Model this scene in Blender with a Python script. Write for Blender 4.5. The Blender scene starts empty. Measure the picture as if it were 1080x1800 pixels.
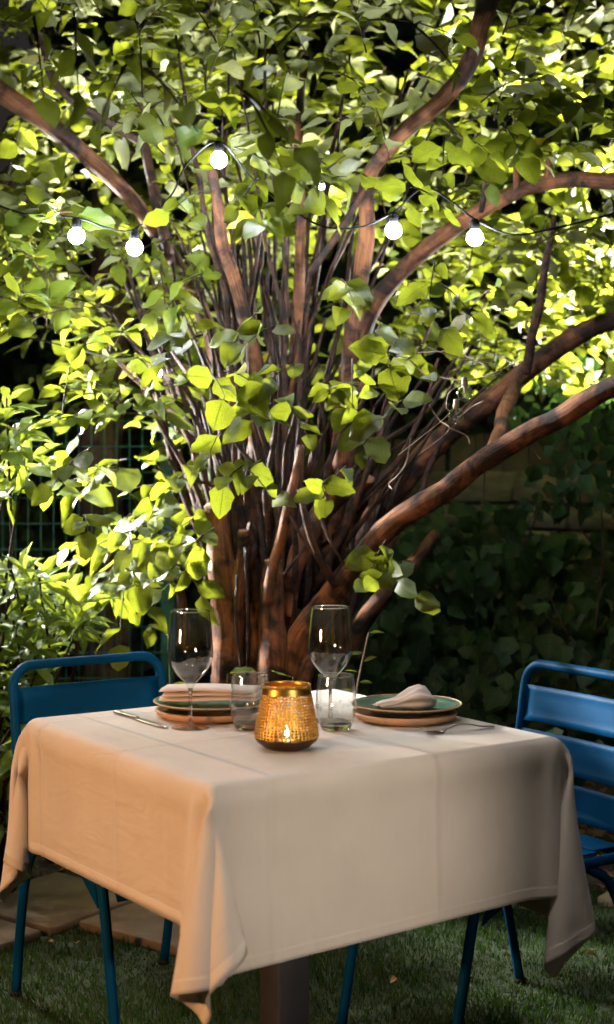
import bpy, bmesh, math, random
import numpy as np
from mathutils import Vector, Matrix
from mathutils import noise as mnoise

random.seed(11)
rng = np.random.default_rng(11)
R = math.radians
scene = bpy.context.scene
col = scene.collection

# ------------------------------------------------------------------ camera, world, exposure
CAM_H = 1.27
cam_data = bpy.data.cameras.new("camera")
cam = bpy.data.objects.new("camera", cam_data)
col.objects.link(cam)
cam.location = (0, 0, CAM_H)
cam.rotation_euler = (R(90), 0, 0)
cam_data.sensor_fit = 'VERTICAL'
cam_data.sensor_height = 36
cam_data.lens = 50
cam_data.shift_y = -60 / 1800
cam_data.clip_end = 300
cam_data.dof.use_dof = True
cam_data.dof.focus_distance = 3.35
cam_data.dof.aperture_fstop = 3.2
scene.camera = cam

world = bpy.data.worlds.new("World")
scene.world = world
world.use_nodes = True
wt = world.node_tree
wt.nodes.clear()
sky = wt.nodes.new("ShaderNodeTexSky")
sky.sky_type = 'NISHITA'
sky.sun_disc = False
sky.sun_elevation = R(-2)
sky.sun_rotation = R(200)
bg = wt.nodes.new("ShaderNodeBackground")
bg.inputs[1].default_value = 0.12
wo = wt.nodes.new("ShaderNodeOutputWorld")
wt.links.new(sky.outputs[0], bg.inputs[0])
wt.links.new(bg.outputs[0], wo.inputs[0])

scene.view_settings.view_transform = 'Standard'
scene.view_settings.look = 'None'
scene.view_settings.exposure = 0.0
scene.view_settings.gamma = 1.0
scene.view_settings.use_curve_mapping = False
scene.render.engine = 'CYCLES'
scene.cycles.use_denoising = True
scene.cycles.max_bounces = 10
scene.cycles.transmission_bounces = 8
scene.cycles.transparent_max_bounces = 16
scene.cycles.sample_clamp_indirect = 6.0
scene.cycles.caustics_refractive = False
scene.cycles.caustics_reflective = False

# light levels (watts), used by the lamp builders below
W_BULB = 12.0          # each lit bulb of the string
W_BULB_FRONT = 22.0    # bulbs of the same string over the table, above the frame
W_FLOOD_A = 2300.0     # floodlight on its post behind the shrubs, left
W_FLOOD_B = 7200.0     # floodlight on its post behind the shrubs, right
W_SPOT_LEFT = 128.0    # warm stake spotlight beside the lawn, left
W_SPOT_RIGHT = 88.0    # dimmer stake spotlight beside the lawn, right
W_FLOOD_C = 7800.0       # floodlight added beyond the fence, far left, to light the upper-left crown
W_FLOOD_D = 420.0        # floodlight added at the left to brighten the laurel
W_CANDLE = 0.085


def at(px, py, Y):
    """photo pixel (1080 x 1800) at distance Y -> point in the garden"""
    return Vector(((px - 540) / 2500 * Y, Y, CAM_H - (py - 840) / 2500 * Y))


def ground(px, py):
    Y = CAM_H * 2500 / (py - 840)
    return Vector(((px - 540) / 2500 * Y, Y, 0))


# ------------------------------------------------------------------ tagging helpers
def tag(o, label=None, cat=None, group=None, kind=None):
    if label: o['label'] = label
    if cat: o['category'] = cat
    if group: o['group'] = group
    if kind: o['kind'] = kind
    return o


def empty(name, loc=(0, 0, 0), rz=0.0):
    o = bpy.data.objects.new(name, None)
    o.location = loc
    o.rotation_euler = (0, 0, rz)
    o.empty_display_size = .05
    col.objects.link(o)
    return o


def link(name, me, parent=None, mat=None):
    o = bpy.data.objects.new(name, me)
    col.objects.link(o)
    if parent: o.parent = parent
    if mat is not None and len(me.materials) == 0:
        me.materials.append(mat)
    return o


def copy_tree(o, parent=None):
    c = o.copy()
    col.objects.link(c)
    c.parent = parent
    for ch in [x for x in col.objects if x.parent == o]:
        copy_tree(ch, c)
    return c


# ------------------------------------------------------------------ mesh helpers
def mesh_np(name, V, F, UV=None, smooth=True):
    """V (n,3), F (m,k) all faces with k corners, UV (n,2) per vertex"""
    me = bpy.data.meshes.new(name)
    V = np.asarray(V, dtype=np.float32); F = np.asarray(F, dtype=np.int32)
    m, k = F.shape
    me.vertices.add(len(V)); me.vertices.foreach_set("co", V.ravel())
    me.loops.add(m * k); me.loops.foreach_set("vertex_index", F.ravel())
    me.polygons.add(m)
    me.polygons.foreach_set("loop_start", np.arange(m, dtype=np.int32) * k)
    me.polygons.foreach_set("loop_total", np.full(m, k, dtype=np.int32))
    me.polygons.foreach_set("use_smooth", np.full(m, smooth))
    if UV is not None:
        l = me.uv_layers.new(name="UVMap")
        l.data.foreach_set("uv", np.asarray(UV, dtype=np.float32)[F.ravel()].ravel())
    me.update(calc_edges=True)
    return me


class MB:
    """collects tubes, boxes, lathes; build() links them as ONE mesh object"""
    def __init__(self):
        self.v = []; self.f = []; self.uv = []

    def add(self, verts, faces, uvs=None):
        o = len(self.v)
        self.v += [tuple(p) for p in verts]
        self.f += [tuple(i + o for i in fc) for fc in faces]
        self.uv += list(uvs) if uvs is not None else [(p[0], p[1]) for p in verts]
        return self

    def tube(self, pts, rad, seg=10, cap=True, v0=0.0, rough=0.0):
        pts = [Vector(p) for p in pts]
        n = len(pts)
        if not hasattr(rad, '__len__'): rad = [rad] * n
        t0 = (pts[1] - pts[0]).normalized()
        up = Vector((0, 0, 1)) if abs(t0.z) < .9 else Vector((1, 0, 0))
        nx = t0.cross(up).normalized()
        verts = []; uvs = []; L = v0
        for i in range(n):
            t = (pts[min(i + 1, n - 1)] - pts[max(i - 1, 0)]).normalized()
            nx = (nx - t * nx.dot(t)).normalized()
            ny = t.cross(nx)
            if i: L += (pts[i] - pts[i - 1]).length
            for k in range(seg):
                a = 2 * math.pi * k / seg
                q_ = (nx * math.cos(a) + ny * math.sin(a)) * rad[i]
                if rough: q_ *= 1 + rough * (mnoise.noise((pts[i] + q_) * 9) + .4 * mnoise.noise((pts[i] + q_) * 26))
                verts.append(pts[i] + q_)
                uvs.append((k / seg, L))
        faces = []
        for i in range(n - 1):
            for k in range(seg):
                a, b = i * seg + k, i * seg + (k + 1) % seg
                faces.append((a, b, b + seg, a + seg))
        if cap:
            faces.append(tuple(range(seg - 1, -1, -1)))
            faces.append(tuple(range((n - 1) * seg, n * seg)))
        return self.add(verts, faces, uvs)

    def box(self, c, s, M=None):
        c = Vector(c); h = Vector(s) / 2
        vs = [Vector((x * h.x, y * h.y, z * h.z)) for z in (-1, 1) for y in (-1, 1) for x in (-1, 1)]
        if M is not None: vs = [M @ p for p in vs]
        vs = [p + c for p in vs]
        return self.add(vs, [(0, 2, 3, 1), (4, 5, 7, 6), (0, 1, 5, 4), (2, 6, 7, 3), (0, 4, 6, 2), (1, 3, 7, 5)])

    def lathe(self, prof, seg=48, c=(0, 0, 0), closed=False):
        """profile of (r, z); ends with r == 0 collapse to a point"""
        c = Vector(c); rings = []; verts = []; uvs = []
        for r, z in prof:
            if r < 1e-6:
                rings.append([len(verts)]); verts.append(c + Vector((0, 0, z))); uvs.append((0, z))
            else:
                rings.append(list(range(len(verts), len(verts) + seg)))
                for k in range(seg):
                    a = 2 * math.pi * k / seg
                    verts.append(c + Vector((r * math.cos(a), r * math.sin(a), z))); uvs.append((k / seg, z))
        faces = []
        pairs = list(zip(rings, rings[1:]))
        if closed: pairs.append((rings[-1], rings[0]))
        for A, B in pairs:
            if len(A) == 1 and len(B) == 1: continue
            for k in range(seg):
                k2 = (k + 1) % seg
                if len(A) == 1: faces.append((A[0], B[k2], B[k]))
                elif len(B) == 1: faces.append((A[k], A[k2], B[0]))
                else: faces.append((A[k], A[k2], B[k2], B[k]))
        return self.add(verts, faces, uvs)

    def build(self, name, mat, parent=None, smooth=True, bevel=0.0, segs=2, fix=True):
        me = bpy.data.meshes.new(name)
        me.from_pydata(self.v, [], self.f)
        l = me.uv_layers.new(name="UVMap")
        for lp in me.loops:
            l.data[lp.index].uv = self.uv[lp.vertex_index]
        if bevel > 0 or fix:
            bm = bmesh.new(); bm.from_mesh(me)
            if bevel > 0:
                bmesh.ops.bevel(bm, geom=bm.edges[:], offset=bevel, segments=segs, affect='EDGES', profile=.5)
            bmesh.ops.recalc_face_normals(bm, faces=bm.faces[:])
            bm.to_mesh(me); bm.free()
        if smooth:
            me.polygons.foreach_set("use_smooth", np.ones(len(me.polygons), dtype=bool))
            if bevel > 0 or 'glass' in mat.name:
                me.set_sharp_from_angle(angle=R(50 if bevel > 0 else 32))
        me.materials.append(mat)
        o = bpy.data.objects.new(name, me)
        col.objects.link(o)
        if parent: o.parent = parent
        return o


def smooth_path(ctrl, n=6):
    """Catmull-Rom through control points"""
    P = [Vector(p) for p in ctrl]
    P = [P[0] * 2 - P[1]] + P + [P[-1] * 2 - P[-2]]
    out = []
    for i in range(1, len(P) - 2):
        for k in range(n):
            t = k / n
            a, b, c, d = P[i - 1], P[i], P[i + 1], P[i + 2]
            out.append(.5 * ((2 * b) + (c - a) * t + (2 * a - 5 * b + 4 * c - d) * t * t + (3 * b - a - 3 * c + d) * t ** 3))
    out.append(P[-2])
    return out


# ------------------------------------------------------------------ materials
def new_mat(name):
    m = bpy.data.materials.new(name)
    m.use_nodes = True
    nt = m.node_tree
    b = nt.nodes["Principled BSDF"]
    return m, nt, b


def N(nt, t, **kw):
    n = nt.nodes.new(t)
    for k, v in kw.items():
        if k.startswith('i_'): n.inputs[k[2:].replace('_', ' ')].default_value = v
        else: setattr(n, k, v)
    return n


def ramp(nt, stops):
    r = nt.nodes.new("ShaderNodeValToRGB")
    e = r.color_ramp.elements
    e[0].position, e[0].color = stops[0][0], (*stops[0][1], 1)
    e[1].position, e[1].color = stops[-1][0], (*stops[-1][1], 1)
    for p, c in stops[1:-1]:
        x = e.new(p); x.color = (*c, 1)
    return r


def noisy(name, c1, c2, scale=8.0, detail=6, rough=.7, bump=.3, bscale=None, metallic=0.0, coord='Object', dist=.01, spec=.5, lo=.3, hi=.7):
    m, nt, b = new_mat(name)
    tc = N(nt, "ShaderNodeTexCoord")
    n1 = N(nt, "ShaderNodeTexNoise"); n1.inputs['Scale'].default_value = scale; n1.inputs['Detail'].default_value = detail
    nt.links.new(tc.outputs[coord], n1.inputs['Vector'])
    r = ramp(nt, [(lo, c1), (hi, c2)])
    nt.links.new(n1.outputs[0], r.inputs[0])
    nt.links.new(r.outputs[0], b.inputs['Base Color'])
    b.inputs['Roughness'].default_value = rough
    b.inputs['Metallic'].default_value = metallic
    b.inputs['Specular IOR Level'].default_value = spec
    if bump > 0:
        n2 = N(nt, "ShaderNodeTexNoise"); n2.inputs['Scale'].default_value = bscale or scale * 4; n2.inputs['Detail'].default_value = 8
        nt.links.new(tc.outputs[coord], n2.inputs['Vector'])
        bp = N(nt, "ShaderNodeBump"); bp.inputs['Strength'].default_value = bump; bp.inputs['Distance'].default_value = dist
        nt.links.new(n2.outputs[0], bp.inputs['Height'])
        nt.links.new(bp.outputs[0], b.inputs['Normal'])
    return m


def leaf_mat(name, dark, light, trans, tmix=.45, rough=.42, spec=.5, veins=9.0, yellow=None, under=(.13, .17, .07)):
    """leaf blade: colour differs from leaf to leaf, veins from UV, light passes through"""
    m, nt, b = new_mat(name)
    L = nt.links.new
    geo = N(nt, "ShaderNodeNewGeometry"); oi = N(nt, "ShaderNodeObjectInfo")
    add = N(nt, "ShaderNodeMath", operation='ADD'); fr = N(nt, "ShaderNodeMath", operation='FRACT')
    L(geo.outputs['Random Per Island'], add.inputs[0]); L(oi.outputs['Random'], add.inputs[1]); L(add.outputs[0], fr.inputs[0])
    stops = [(0, dark), (.75, light)]
    if yellow: stops += [(.965, light), (.985, yellow)]
    rp = ramp(nt, stops); L(fr.outputs[0], rp.inputs[0])
    uv = N(nt, "ShaderNodeUVMap"); sp = N(nt, "ShaderNodeSeparateXYZ"); L(uv.outputs[0], sp.inputs[0])
    ab = N(nt, "ShaderNodeMath", operation='ABSOLUTE'); L(sp.outputs[0], ab.inputs[0])       # |u| distance from midrib
    mu = N(nt, "ShaderNodeMath", operation='MULTIPLY'); L(ab.outputs[0], mu.inputs[0]); mu.inputs[1].default_value = .55
    sb = N(nt, "ShaderNodeMath", operation='SUBTRACT'); L(sp.outputs[1], sb.inputs[0]); L(mu.outputs[0], sb.inputs[1])
    ms = N(nt, "ShaderNodeMath", operation='MULTIPLY'); L(sb.outputs[0], ms.inputs[0]); ms.inputs[1].default_value = veins
    f2 = N(nt, "ShaderNodeMath", operation='FRACT'); L(ms.outputs[0], f2.inputs[0])
    pp = N(nt, "ShaderNodeMath", operation='PINGPONG'); L(f2.outputs[0], pp.inputs[0]); pp.inputs[1].default_value = .5
    mr = N(nt, "ShaderNodeMapRange"); L(pp.outputs[0], mr.inputs[0]); mr.inputs[1].default_value = 0; mr.inputs[2].default_value = .12; mr.inputs[3].default_value = 1; mr.inputs[4].default_value = 0
    mr2 = N(nt, "ShaderNodeMapRange"); L(ab.outputs[0], mr2.inputs[0]); mr2.inputs[1].default_value = .02; mr2.inputs[2].default_value = .09; mr2.inputs[3].default_value = 1; mr2.inputs[4].default_value = 0
    mx = N(nt, "ShaderNodeMath", operation='MAXIMUM'); L(mr.outputs[0], mx.inputs[0]); L(mr2.outputs[0], mx.inputs[1])
    tc = N(nt, "ShaderNodeTexCoord"); nz = N(nt, "ShaderNodeTexNoise"); nz.inputs['Scale'].default_value = 30; nz.inputs['Detail'].default_value = 3
    L(tc.outputs['Object'], nz.inputs['Vector'])
    hs = N(nt, "ShaderNodeHueSaturation"); L(rp.outputs[0], hs.inputs['Color'])
    va = N(nt, "ShaderNodeMapRange"); L(nz.outputs[0], va.inputs[0]); va.inputs[1].default_value = .3; va.inputs[2].default_value = .7; va.inputs[3].default_value = .75; va.inputs[4].default_value = 1.3
    L(va.outputs[0], hs.inputs['Value'])
    vm = N(nt, "ShaderNodeMix", data_type='RGBA'); L(mx.outputs[0], vm.inputs['Factor'])
    L(hs.outputs[0], vm.inputs[6])
    lighter = tuple(min(1, c * 1.9 + .01) for c in light)
    vm.inputs[7].default_value = (*lighter, 1)
    fm = N(nt, "ShaderNodeMath", operation='MULTIPLY'); L(mx.outputs[0], fm.inputs[0]); fm.inputs[1].default_value = .6
    L(fm.outputs[0], vm.inputs['Factor'])
    un = N(nt, "ShaderNodeMix", data_type='RGBA'); L(geo.outputs['Backfacing'], un.inputs['Factor']); L(vm.outputs[2], un.inputs[6]); un.inputs[7].default_value = (*under, 1)
    uf = N(nt, "ShaderNodeMath", operation='MULTIPLY'); L(geo.outputs['Backfacing'], uf.inputs[0]); uf.inputs[1].default_value = .7; L(uf.outputs[0], un.inputs['Factor'])
    ns = N(nt, "ShaderNodeTexNoise"); ns.inputs['Scale'].default_value = 13; ns.inputs['Detail'].default_value = 5
    L(tc.outputs['Object'], ns.inputs['Vector'])
    sm_ = N(nt, "ShaderNodeMapRange"); L(ns.outputs[0], sm_.inputs[0]); sm_.inputs[1].default_value = .62; sm_.inputs[2].default_value = .70; sm_.inputs[4].default_value = .65
    bs = N(nt, "ShaderNodeMix", data_type='RGBA'); L(sm_.outputs[0], bs.inputs['Factor']); L(un.outputs[2], bs.inputs[6]); bs.inputs[7].default_value = (.09, .06, .018, 1)
    L(bs.outputs[2], b.inputs['Base Color'])
    b.inputs['Roughness'].default_value = rough
    b.inputs['Specular IOR Level'].default_value = spec
    bp = N(nt, "ShaderNodeBump"); bp.inputs['Strength'].default_value = .35; bp.inputs['Distance'].default_value = .002; bp.invert = True
    L(mx.outputs[0], bp.inputs['Height']); L(bp.outputs[0], b.inputs['Normal'])
    tr = N(nt, "ShaderNodeBsdfTranslucent")
    tm = N(nt, "ShaderNodeMix", data_type='RGBA'); tm.blend_type = 'MULTIPLY'; tm.inputs['Factor'].default_value = 1
    hv = N(nt, "ShaderNodeMapRange"); L(fr.outputs[0], hv.inputs[0]); hv.inputs[3].default_value = .65; hv.inputs[4].default_value = 1.1
    L(hv.outputs[0], tm.inputs[6]); tm.inputs[7].default_value = (*trans, 1)
    tv = N(nt, "ShaderNodeMix", data_type='RGBA'); tv.blend_type = 'MULTIPLY'; tv.inputs['Factor'].default_value = 1
    tvr = ramp(nt, [(0, (1, 1, 1)), (1, (.45, .5, .5))]); L(mx.outputs[0], tvr.inputs[0])
    tvv = N(nt, "ShaderNodeMix", data_type='RGBA'); tvv.blend_type = 'MULTIPLY'; tvv.inputs['Factor'].default_value = 1
    L(va.outputs[0], tvv.inputs[6]); L(tvr.outputs[0], tvv.inputs[7])
    L(tm.outputs[2], tv.inputs[6]); L(tvv.outputs[2], tv.inputs[7]); L(tv.outputs[2], tr.inputs[0])
    mix = N(nt, "ShaderNodeMixShader"); mix.inputs[0].default_value = tmix
    L(b.outputs[0], mix.inputs[1]); L(tr.outputs[0], mix.inputs[2])
    L(mix.outputs[0], nt.nodes["Material Output"].inputs[0])
    return m


def bark_mat(name, light, mid, dark, bands=9.0):
    m, nt, b = new_mat(name)
    L = nt.links.new
    uv = N(nt, "ShaderNodeUVMap"); sp = N(nt, "ShaderNodeSeparateXYZ"); L(uv.outputs[0], sp.inputs[0])
    tc = N(nt, "ShaderNodeTexCoord")
    nz = N(nt, "ShaderNodeTexNoise"); nz.inputs['Scale'].default_value = 22; nz.inputs['Detail'].default_value = 7; nz.inputs['Roughness'].default_value = .65
    L(tc.outputs['Object'], nz.inputs['Vector'])
    n1 = N(nt, "ShaderNodeTexNoise"); n1.inputs['Scale'].default_value = bands * 1.7; n1.inputs['Detail'].default_value = 4; n1.inputs['Roughness'].default_value = .6; n1.inputs['Distortion'].default_value = .6
    L(tc.outputs['Object'], n1.inputs['Vector'])
    # long fissures running with the stem
    fm = N(nt, "ShaderNodeCombineXYZ"); 
    ua = N(nt, "ShaderNodeMath", operation='MULTIPLY'); L(sp.outputs[0], ua.inputs[0]); ua.inputs[1].default_value = 2 * math.pi
    cu = N(nt, "ShaderNodeMath", operation='COSINE'); L(ua.outputs[0], cu.inputs[0]); su = N(nt, "ShaderNodeMath", operation='SINE'); L(ua.outputs[0], su.inputs[0])
    vs_ = N(nt, "ShaderNodeMath", operation='MULTIPLY'); L(sp.outputs[1], vs_.inputs[0]); vs_.inputs[1].default_value = 1.3
    L(cu.outputs[0], fm.inputs[0]); L(su.outputs[0], fm.inputs[1]); L(vs_.outputs[0], fm.inputs[2])
    fi = N(nt, "ShaderNodeTexNoise"); fi.inputs['Scale'].default_value = 5.5; fi.inputs['Detail'].default_value = 8; fi.inputs['Roughness'].default_value = .7
    L(fm.outputs[0], fi.inputs['Vector'])
    rb = ramp(nt, [(.41, dark), (.49, mid), (.60, light)]); L(n1.outputs[0], rb.inputs[0])
    mx = N(nt, "ShaderNodeMix", data_type='RGBA'); mx.blend_type = 'MULTIPLY'; mx.inputs['Factor'].default_value = .8
    r2 = ramp(nt, [(.36, (.28, .26, .26)), (.60, (1.2, 1.12, 1.06))]); L(fi.outputs[0], r2.inputs[0])
    L(rb.outputs[0], mx.inputs[6]); L(r2.outputs[0], mx.inputs[7]); L(mx.outputs[2], b.inputs['Base Color'])
    b.inputs['Roughness'].default_value = .72
    b.inputs['Specular IOR Level'].default_value = .35
    n3 = N(nt, "ShaderNodeTexNoise"); n3.inputs['Scale'].default_value = 70; n3.inputs['Detail'].default_value = 6
    L(tc.outputs['Object'], n3.inputs['Vector'])
    ad = N(nt, "ShaderNodeMath", operation='MULTIPLY_ADD'); L(fi.outputs[0], ad.inputs[0]); ad.inputs[1].default_value = 2.0; L(n3.outputs[0], ad.inputs[2])
    bp = N(nt, "ShaderNodeBump"); bp.inputs['Strength'].default_value = .75; bp.inputs['Distance'].default_value = .0032
    L(ad.outputs[0], bp.inputs['Height']); L(bp.outputs[0], b.inputs['Normal'])
    return m


def emit_mat(name, colr, strength):
    m, nt, b = new_mat(name)
    b.inputs['Base Color'].default_value = (.8, .8, .8, 1)
    b.inputs['Emission Color'].default_value = (*colr, 1)
    b.inputs['Emission Strength'].default_value = strength
    return m


def plain(name, c, rough=.5, metallic=0.0, spec=.5):
    m, nt, b = new_mat(name)
    b.inputs['Base Color'].default_value = (*c, 1)
    b.inputs['Roughness'].default_value = rough
    b.inputs['Metallic'].default_value = metallic
    b.inputs['Specular IOR Level'].default_value = spec
    return m


def glass_mat(name, rough=0.0, c=(1, 1, 1)):
    m, nt, b = new_mat(name)
    b.inputs['Base Color'].default_value = (*c, 1)
    b.inputs['Roughness'].default_value = rough
    b.inputs['Transmission Weight'].default_value = 1
    b.inputs['IOR'].default_value = 1.5
    return m


def cloth_mat(name, c1, c2, creases=True):
    m, nt, b = new_mat(name)
    L = nt.links.new
    uv = N(nt, "ShaderNodeUVMap"); sp = N(nt, "ShaderNodeSeparateXYZ"); L(uv.outputs[0], sp.inputs[0])   # metres on the cloth
    tc = N(nt, "ShaderNodeTexCoord")
    nz = N(nt, "ShaderNodeTexNoise"); nz.inputs['Scale'].default_value = 7; nz.inputs['Detail'].default_value = 5
    L(uv.outputs[0], nz.inputs['Vector'])
    r = ramp(nt, [(.3, c1), (.7, c2)]); L(nz.outputs[0], r.inputs[0]); L(r.outputs[0], b.inputs['Base Color'])
    b.inputs['Roughness'].default_value = .75
    b.inputs['Specular IOR Level'].default_value = .3
    b.inputs['Sheen Weight'].default_value = .25
    b.inputs['Sheen Roughness'].default_value = .4
    wu = N(nt, "ShaderNodeTexWave"); wu.inputs['Scale'].default_value = 160; wu.inputs['Distortion'].default_value = 1.5; wu.inputs['Detail'].default_value = 2
    wv = N(nt, "ShaderNodeTexWave", bands_direction='Y'); wv.inputs['Scale'].default_value = 160; wv.inputs['Distortion'].default_value = 1.5; wv.inputs['Detail'].default_value = 2
    L(uv.outputs[0], wu.inputs['Vector']); L(uv.outputs[0], wv.inputs['Vector'])
    ad = N(nt, "ShaderNodeMath", operation='ADD'); L(wu.outputs[1], ad.inputs[0]); L(wv.outputs[1], ad.inputs[1])
    bw = N(nt, "ShaderNodeBump"); bw.inputs['Strength'].default_value = .12; bw.inputs['Distance'].default_value = .0006
    L(ad.outputs[0], bw.inputs['Height'])
    # soft crumples
    n2 = N(nt, "ShaderNodeTexNoise"); n2.inputs['Scale'].default_value = 16; n2.inputs['Detail'].default_value = 4; n2.inputs['Distortion'].default_value = 1.2
    mp = N(nt, "ShaderNodeMapping"); mp.inputs['Rotation'].default_value = (0, 0, .7); mp.inputs['Scale'].default_value = (1, .35, 1)
    L(uv.outputs[0], mp.inputs[0]); L(mp.outputs[0], n2.inputs['Vector'])
    bc = N(nt, "ShaderNodeBump"); bc.inputs['Strength'].default_value = .5; bc.inputs['Distance'].default_value = .007
    L(n2.outputs[0], bc.inputs['Height']); L(bw.outputs[0], bc.inputs['Normal'])
    last = bc
    if creases:
        for axis in (0, 1):      # ironed fold lines every 36 cm
            sh = N(nt, "ShaderNodeMath", operation='ADD'); L(sp.outputs[axis], sh.inputs[0]); sh.inputs[1].default_value = .03 if axis else -.02
            pp = N(nt, "ShaderNodeMath", operation='PINGPONG'); L(sh.outputs[0], pp.inputs[0]); pp.inputs[1].default_value = .18
            mr = N(nt, "ShaderNodeMapRange", interpolation_type='SMOOTHSTEP'); L(pp.outputs[0], mr.inputs[0]); mr.inputs[1].default_value = 0; mr.inputs[2].default_value = .014; mr.inputs[3].default_value = 1; mr.inputs[4].default_value = 0
            bb = N(nt, "ShaderNodeBump"); bb.inputs['Strength'].default_value = .7; bb.inputs['Distance'].default_value = .004
            L(mr.outputs[0], bb.inputs['Height']); L(last.outputs[0], bb.inputs['Normal']); last = bb
        # sewn hem: a thin ridge 2 cm from the edge
        mxx = None
        for axis in (0, 1):
            a = N(nt, "ShaderNodeMath", operation='ABSOLUTE'); L(sp.outputs[axis], a.inputs[0])
            if mxx is None: mxx = a
            else:
                q = N(nt, "ShaderNodeMath", operation='MAXIMUM'); L(mxx.outputs[0], q.inputs[0]); L(a.outputs[0], q.inputs[1]); mxx = q
        st = N(nt, "ShaderNodeMapRange"); L(mxx.outputs[0], st.inputs[0]); st.inputs[1].default_value = .686; st.inputs[2].default_value = .690
        bb = N(nt, "ShaderNodeBump"); bb.inputs['Strength'].default_value = .8; bb.inputs['Distance'].default_value = .0015
        L(st.outputs[0], bb.inputs['Height']); L(last.outputs[0], bb.inputs['Normal']); last = bb
    L(last.outputs[0], b.inputs['Normal'])
    tr = N(nt, "ShaderNodeBsdfTranslucent"); L(r.outputs[0], tr.inputs[0])
    mix = N(nt, "ShaderNodeMixShader"); mix.inputs[0].default_value = .12
    L(b.outputs[0], mix.inputs[1]); L(tr.outputs[0], mix.inputs[2]); L(mix.outputs[0], nt.nodes["Material Output"].inputs[0])
    return m


def grass_mat():
    m, nt, b = new_mat("grass blade")
    L = nt.links.new
    geo = N(nt, "ShaderNodeNewGeometry")
    r = ramp(nt, [(0, (.007, .022, .0035)), (.6, (.019, .048, .007)), (.93, (.034, .060, .010)), (1, (.12, .095, .04))])
    L(geo.outputs['Random Per Island'], r.inputs[0]); L(r.outputs[0], b.inputs['Base Color'])
    b.inputs['Roughness'].default_value = .6; b.inputs['Specular IOR Level'].default_value = .25
    tr = N(nt, "ShaderNodeBsdfTranslucent"); tr.inputs[0].default_value = (.05, .11, .012, 1)
    mix = N(nt, "ShaderNodeMixShader"); mix.inputs[0].default_value = .3
    L(b.outputs[0], mix.inputs[1]); L(tr.outputs[0], mix.inputs[2]); L(mix.outputs[0], nt.nodes["Material Output"].inputs[0])
    return m


M = dict(
    turf=noisy("turf soil", (.012, .022, .006), (.03, .045, .012), 14, rough=.95, bump=.6),
    soil=noisy("bed soil", (.022, .014, .009), (.07, .042, .024), 18, rough=.95, bump=.8, dist=.02),
    slab=noisy("paving slab", (.095, .068, .038), (.20, .145, .085), 9, rough=.85, bump=.35, bscale=60, dist=.004),
    grass=grass_mat(),
    bark=bark_mat("shrub bark", (.25, .105, .042), (.12, .05, .022), (.025, .012, .007), 5.5),
    bark_thin=bark_mat("thin stem bark", (.085, .038, .019), (.046, .022, .012), (.016, .009, .006), 14),
    bark_far=bark_mat("far trunk bark", (.17, .11, .085), (.11, .07, .055), (.05, .032, .025), 6),
    cutwood=noisy("cut wood", (.20, .10, .05), (.36, .20, .10), 40, rough=.85, bump=.5),
    leaf=leaf_mat("tree leaf", (.020, .044, .005), (.090, .125, .010), (.255, .295, .018), .42, rough=.46, spec=.25, yellow=(.45, .34, .012), under=(.32, .335, .15)),
    laurel=leaf_mat("laurel leaf", (.05, .10, .014), (.11, .17, .025), (.48, .58, .05), .4, rough=.36, veins=7),
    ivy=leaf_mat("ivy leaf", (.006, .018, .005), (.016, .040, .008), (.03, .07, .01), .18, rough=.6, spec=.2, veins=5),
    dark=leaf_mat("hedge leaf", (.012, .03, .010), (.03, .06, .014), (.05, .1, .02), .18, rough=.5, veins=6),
    dead=leaf_mat("fallen leaf", (.16, .08, .03), (.34, .22, .09), (.2, .1, .03), .15, rough=.8, veins=6),
    blue=None,
    cloth=cloth_mat("table linen", (.59, .52, .45), (.65, .575, .50)),
    napkin=cloth_mat("napkin linen", (.62, .52, .46), (.68, .58, .52), creases=False),
    post=noisy("table post paint", (.030, .028, .033), (.046, .042, .048), 12, rough=.5, bump=.1),
    glass=glass_mat("drinking glass"),
    thin_glass=None,
    steel=plain("cutlery steel", (.42, .38, .34), .28, 1.0),
    wood=noisy("charger wood", (.42, .21, .10), (.62, .36, .19), 12, rough=.5, bump=.15),
    glaze=None,
    gold=noisy("pierced brass", (.46, .25, .045), (.66, .40, .09), 30, rough=.33, bump=.2, bscale=120, metallic=1.0, dist=.001),
    bronze=noisy("dark bronze", (.05, .03, .018), (.10, .06, .03), 20, rough=.3, bump=.1, metallic=.7),
    wax=plain("candle wax", (.8, .74, .62), .5),
    wick=plain("wick", (.02, .02, .02), .9),
    flame=emit_mat("flame", (1.0, .62, .22), 60),
    black=plain("black rubber", (.012, .012, .012), .8, 0.0, .15),
    green=noisy("green fence paint", (.035, .14, .105), (.06, .20, .15), 30, rough=.45, bump=.1),
    plank=noisy("old fence plank", (.045, .033, .018), (.10, .075, .045), 7, rough=.9, bump=.5, dist=.006),
    stone=noisy("mossy wall stone", (.06, .052, .026), (.14, .12, .062), 5, rough=.92, bump=.7, bscale=25, dist=.015),
    mortar=noisy("wall mortar", (.03, .026, .018), (.06, .052, .035), 12, rough=.95, bump=.5),
    white_wire=plain("white wire", (.55, .5, .45), .5),
    bulb=emit_mat("lit bulb", (.86, .90, 1.0), W_BULB / (math.pi * 4 * math.pi * .0225 ** 2)),
    bulb_front=emit_mat("lit bulb over the table", (1, .93, .85), W_BULB_FRONT / (math.pi * 4 * math.pi * .0225 ** 2)),
    metal_grey=plain("lamp housing", (.12, .12, .12), .5, .6),
    stemgreen=plain("green stem", (.08, .11, .03), .6),
    stemwhite=noisy("pale twig", (.13, .09, .06), (.30, .22, .16), 30, rough=.7, bump=.2),
)


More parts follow.
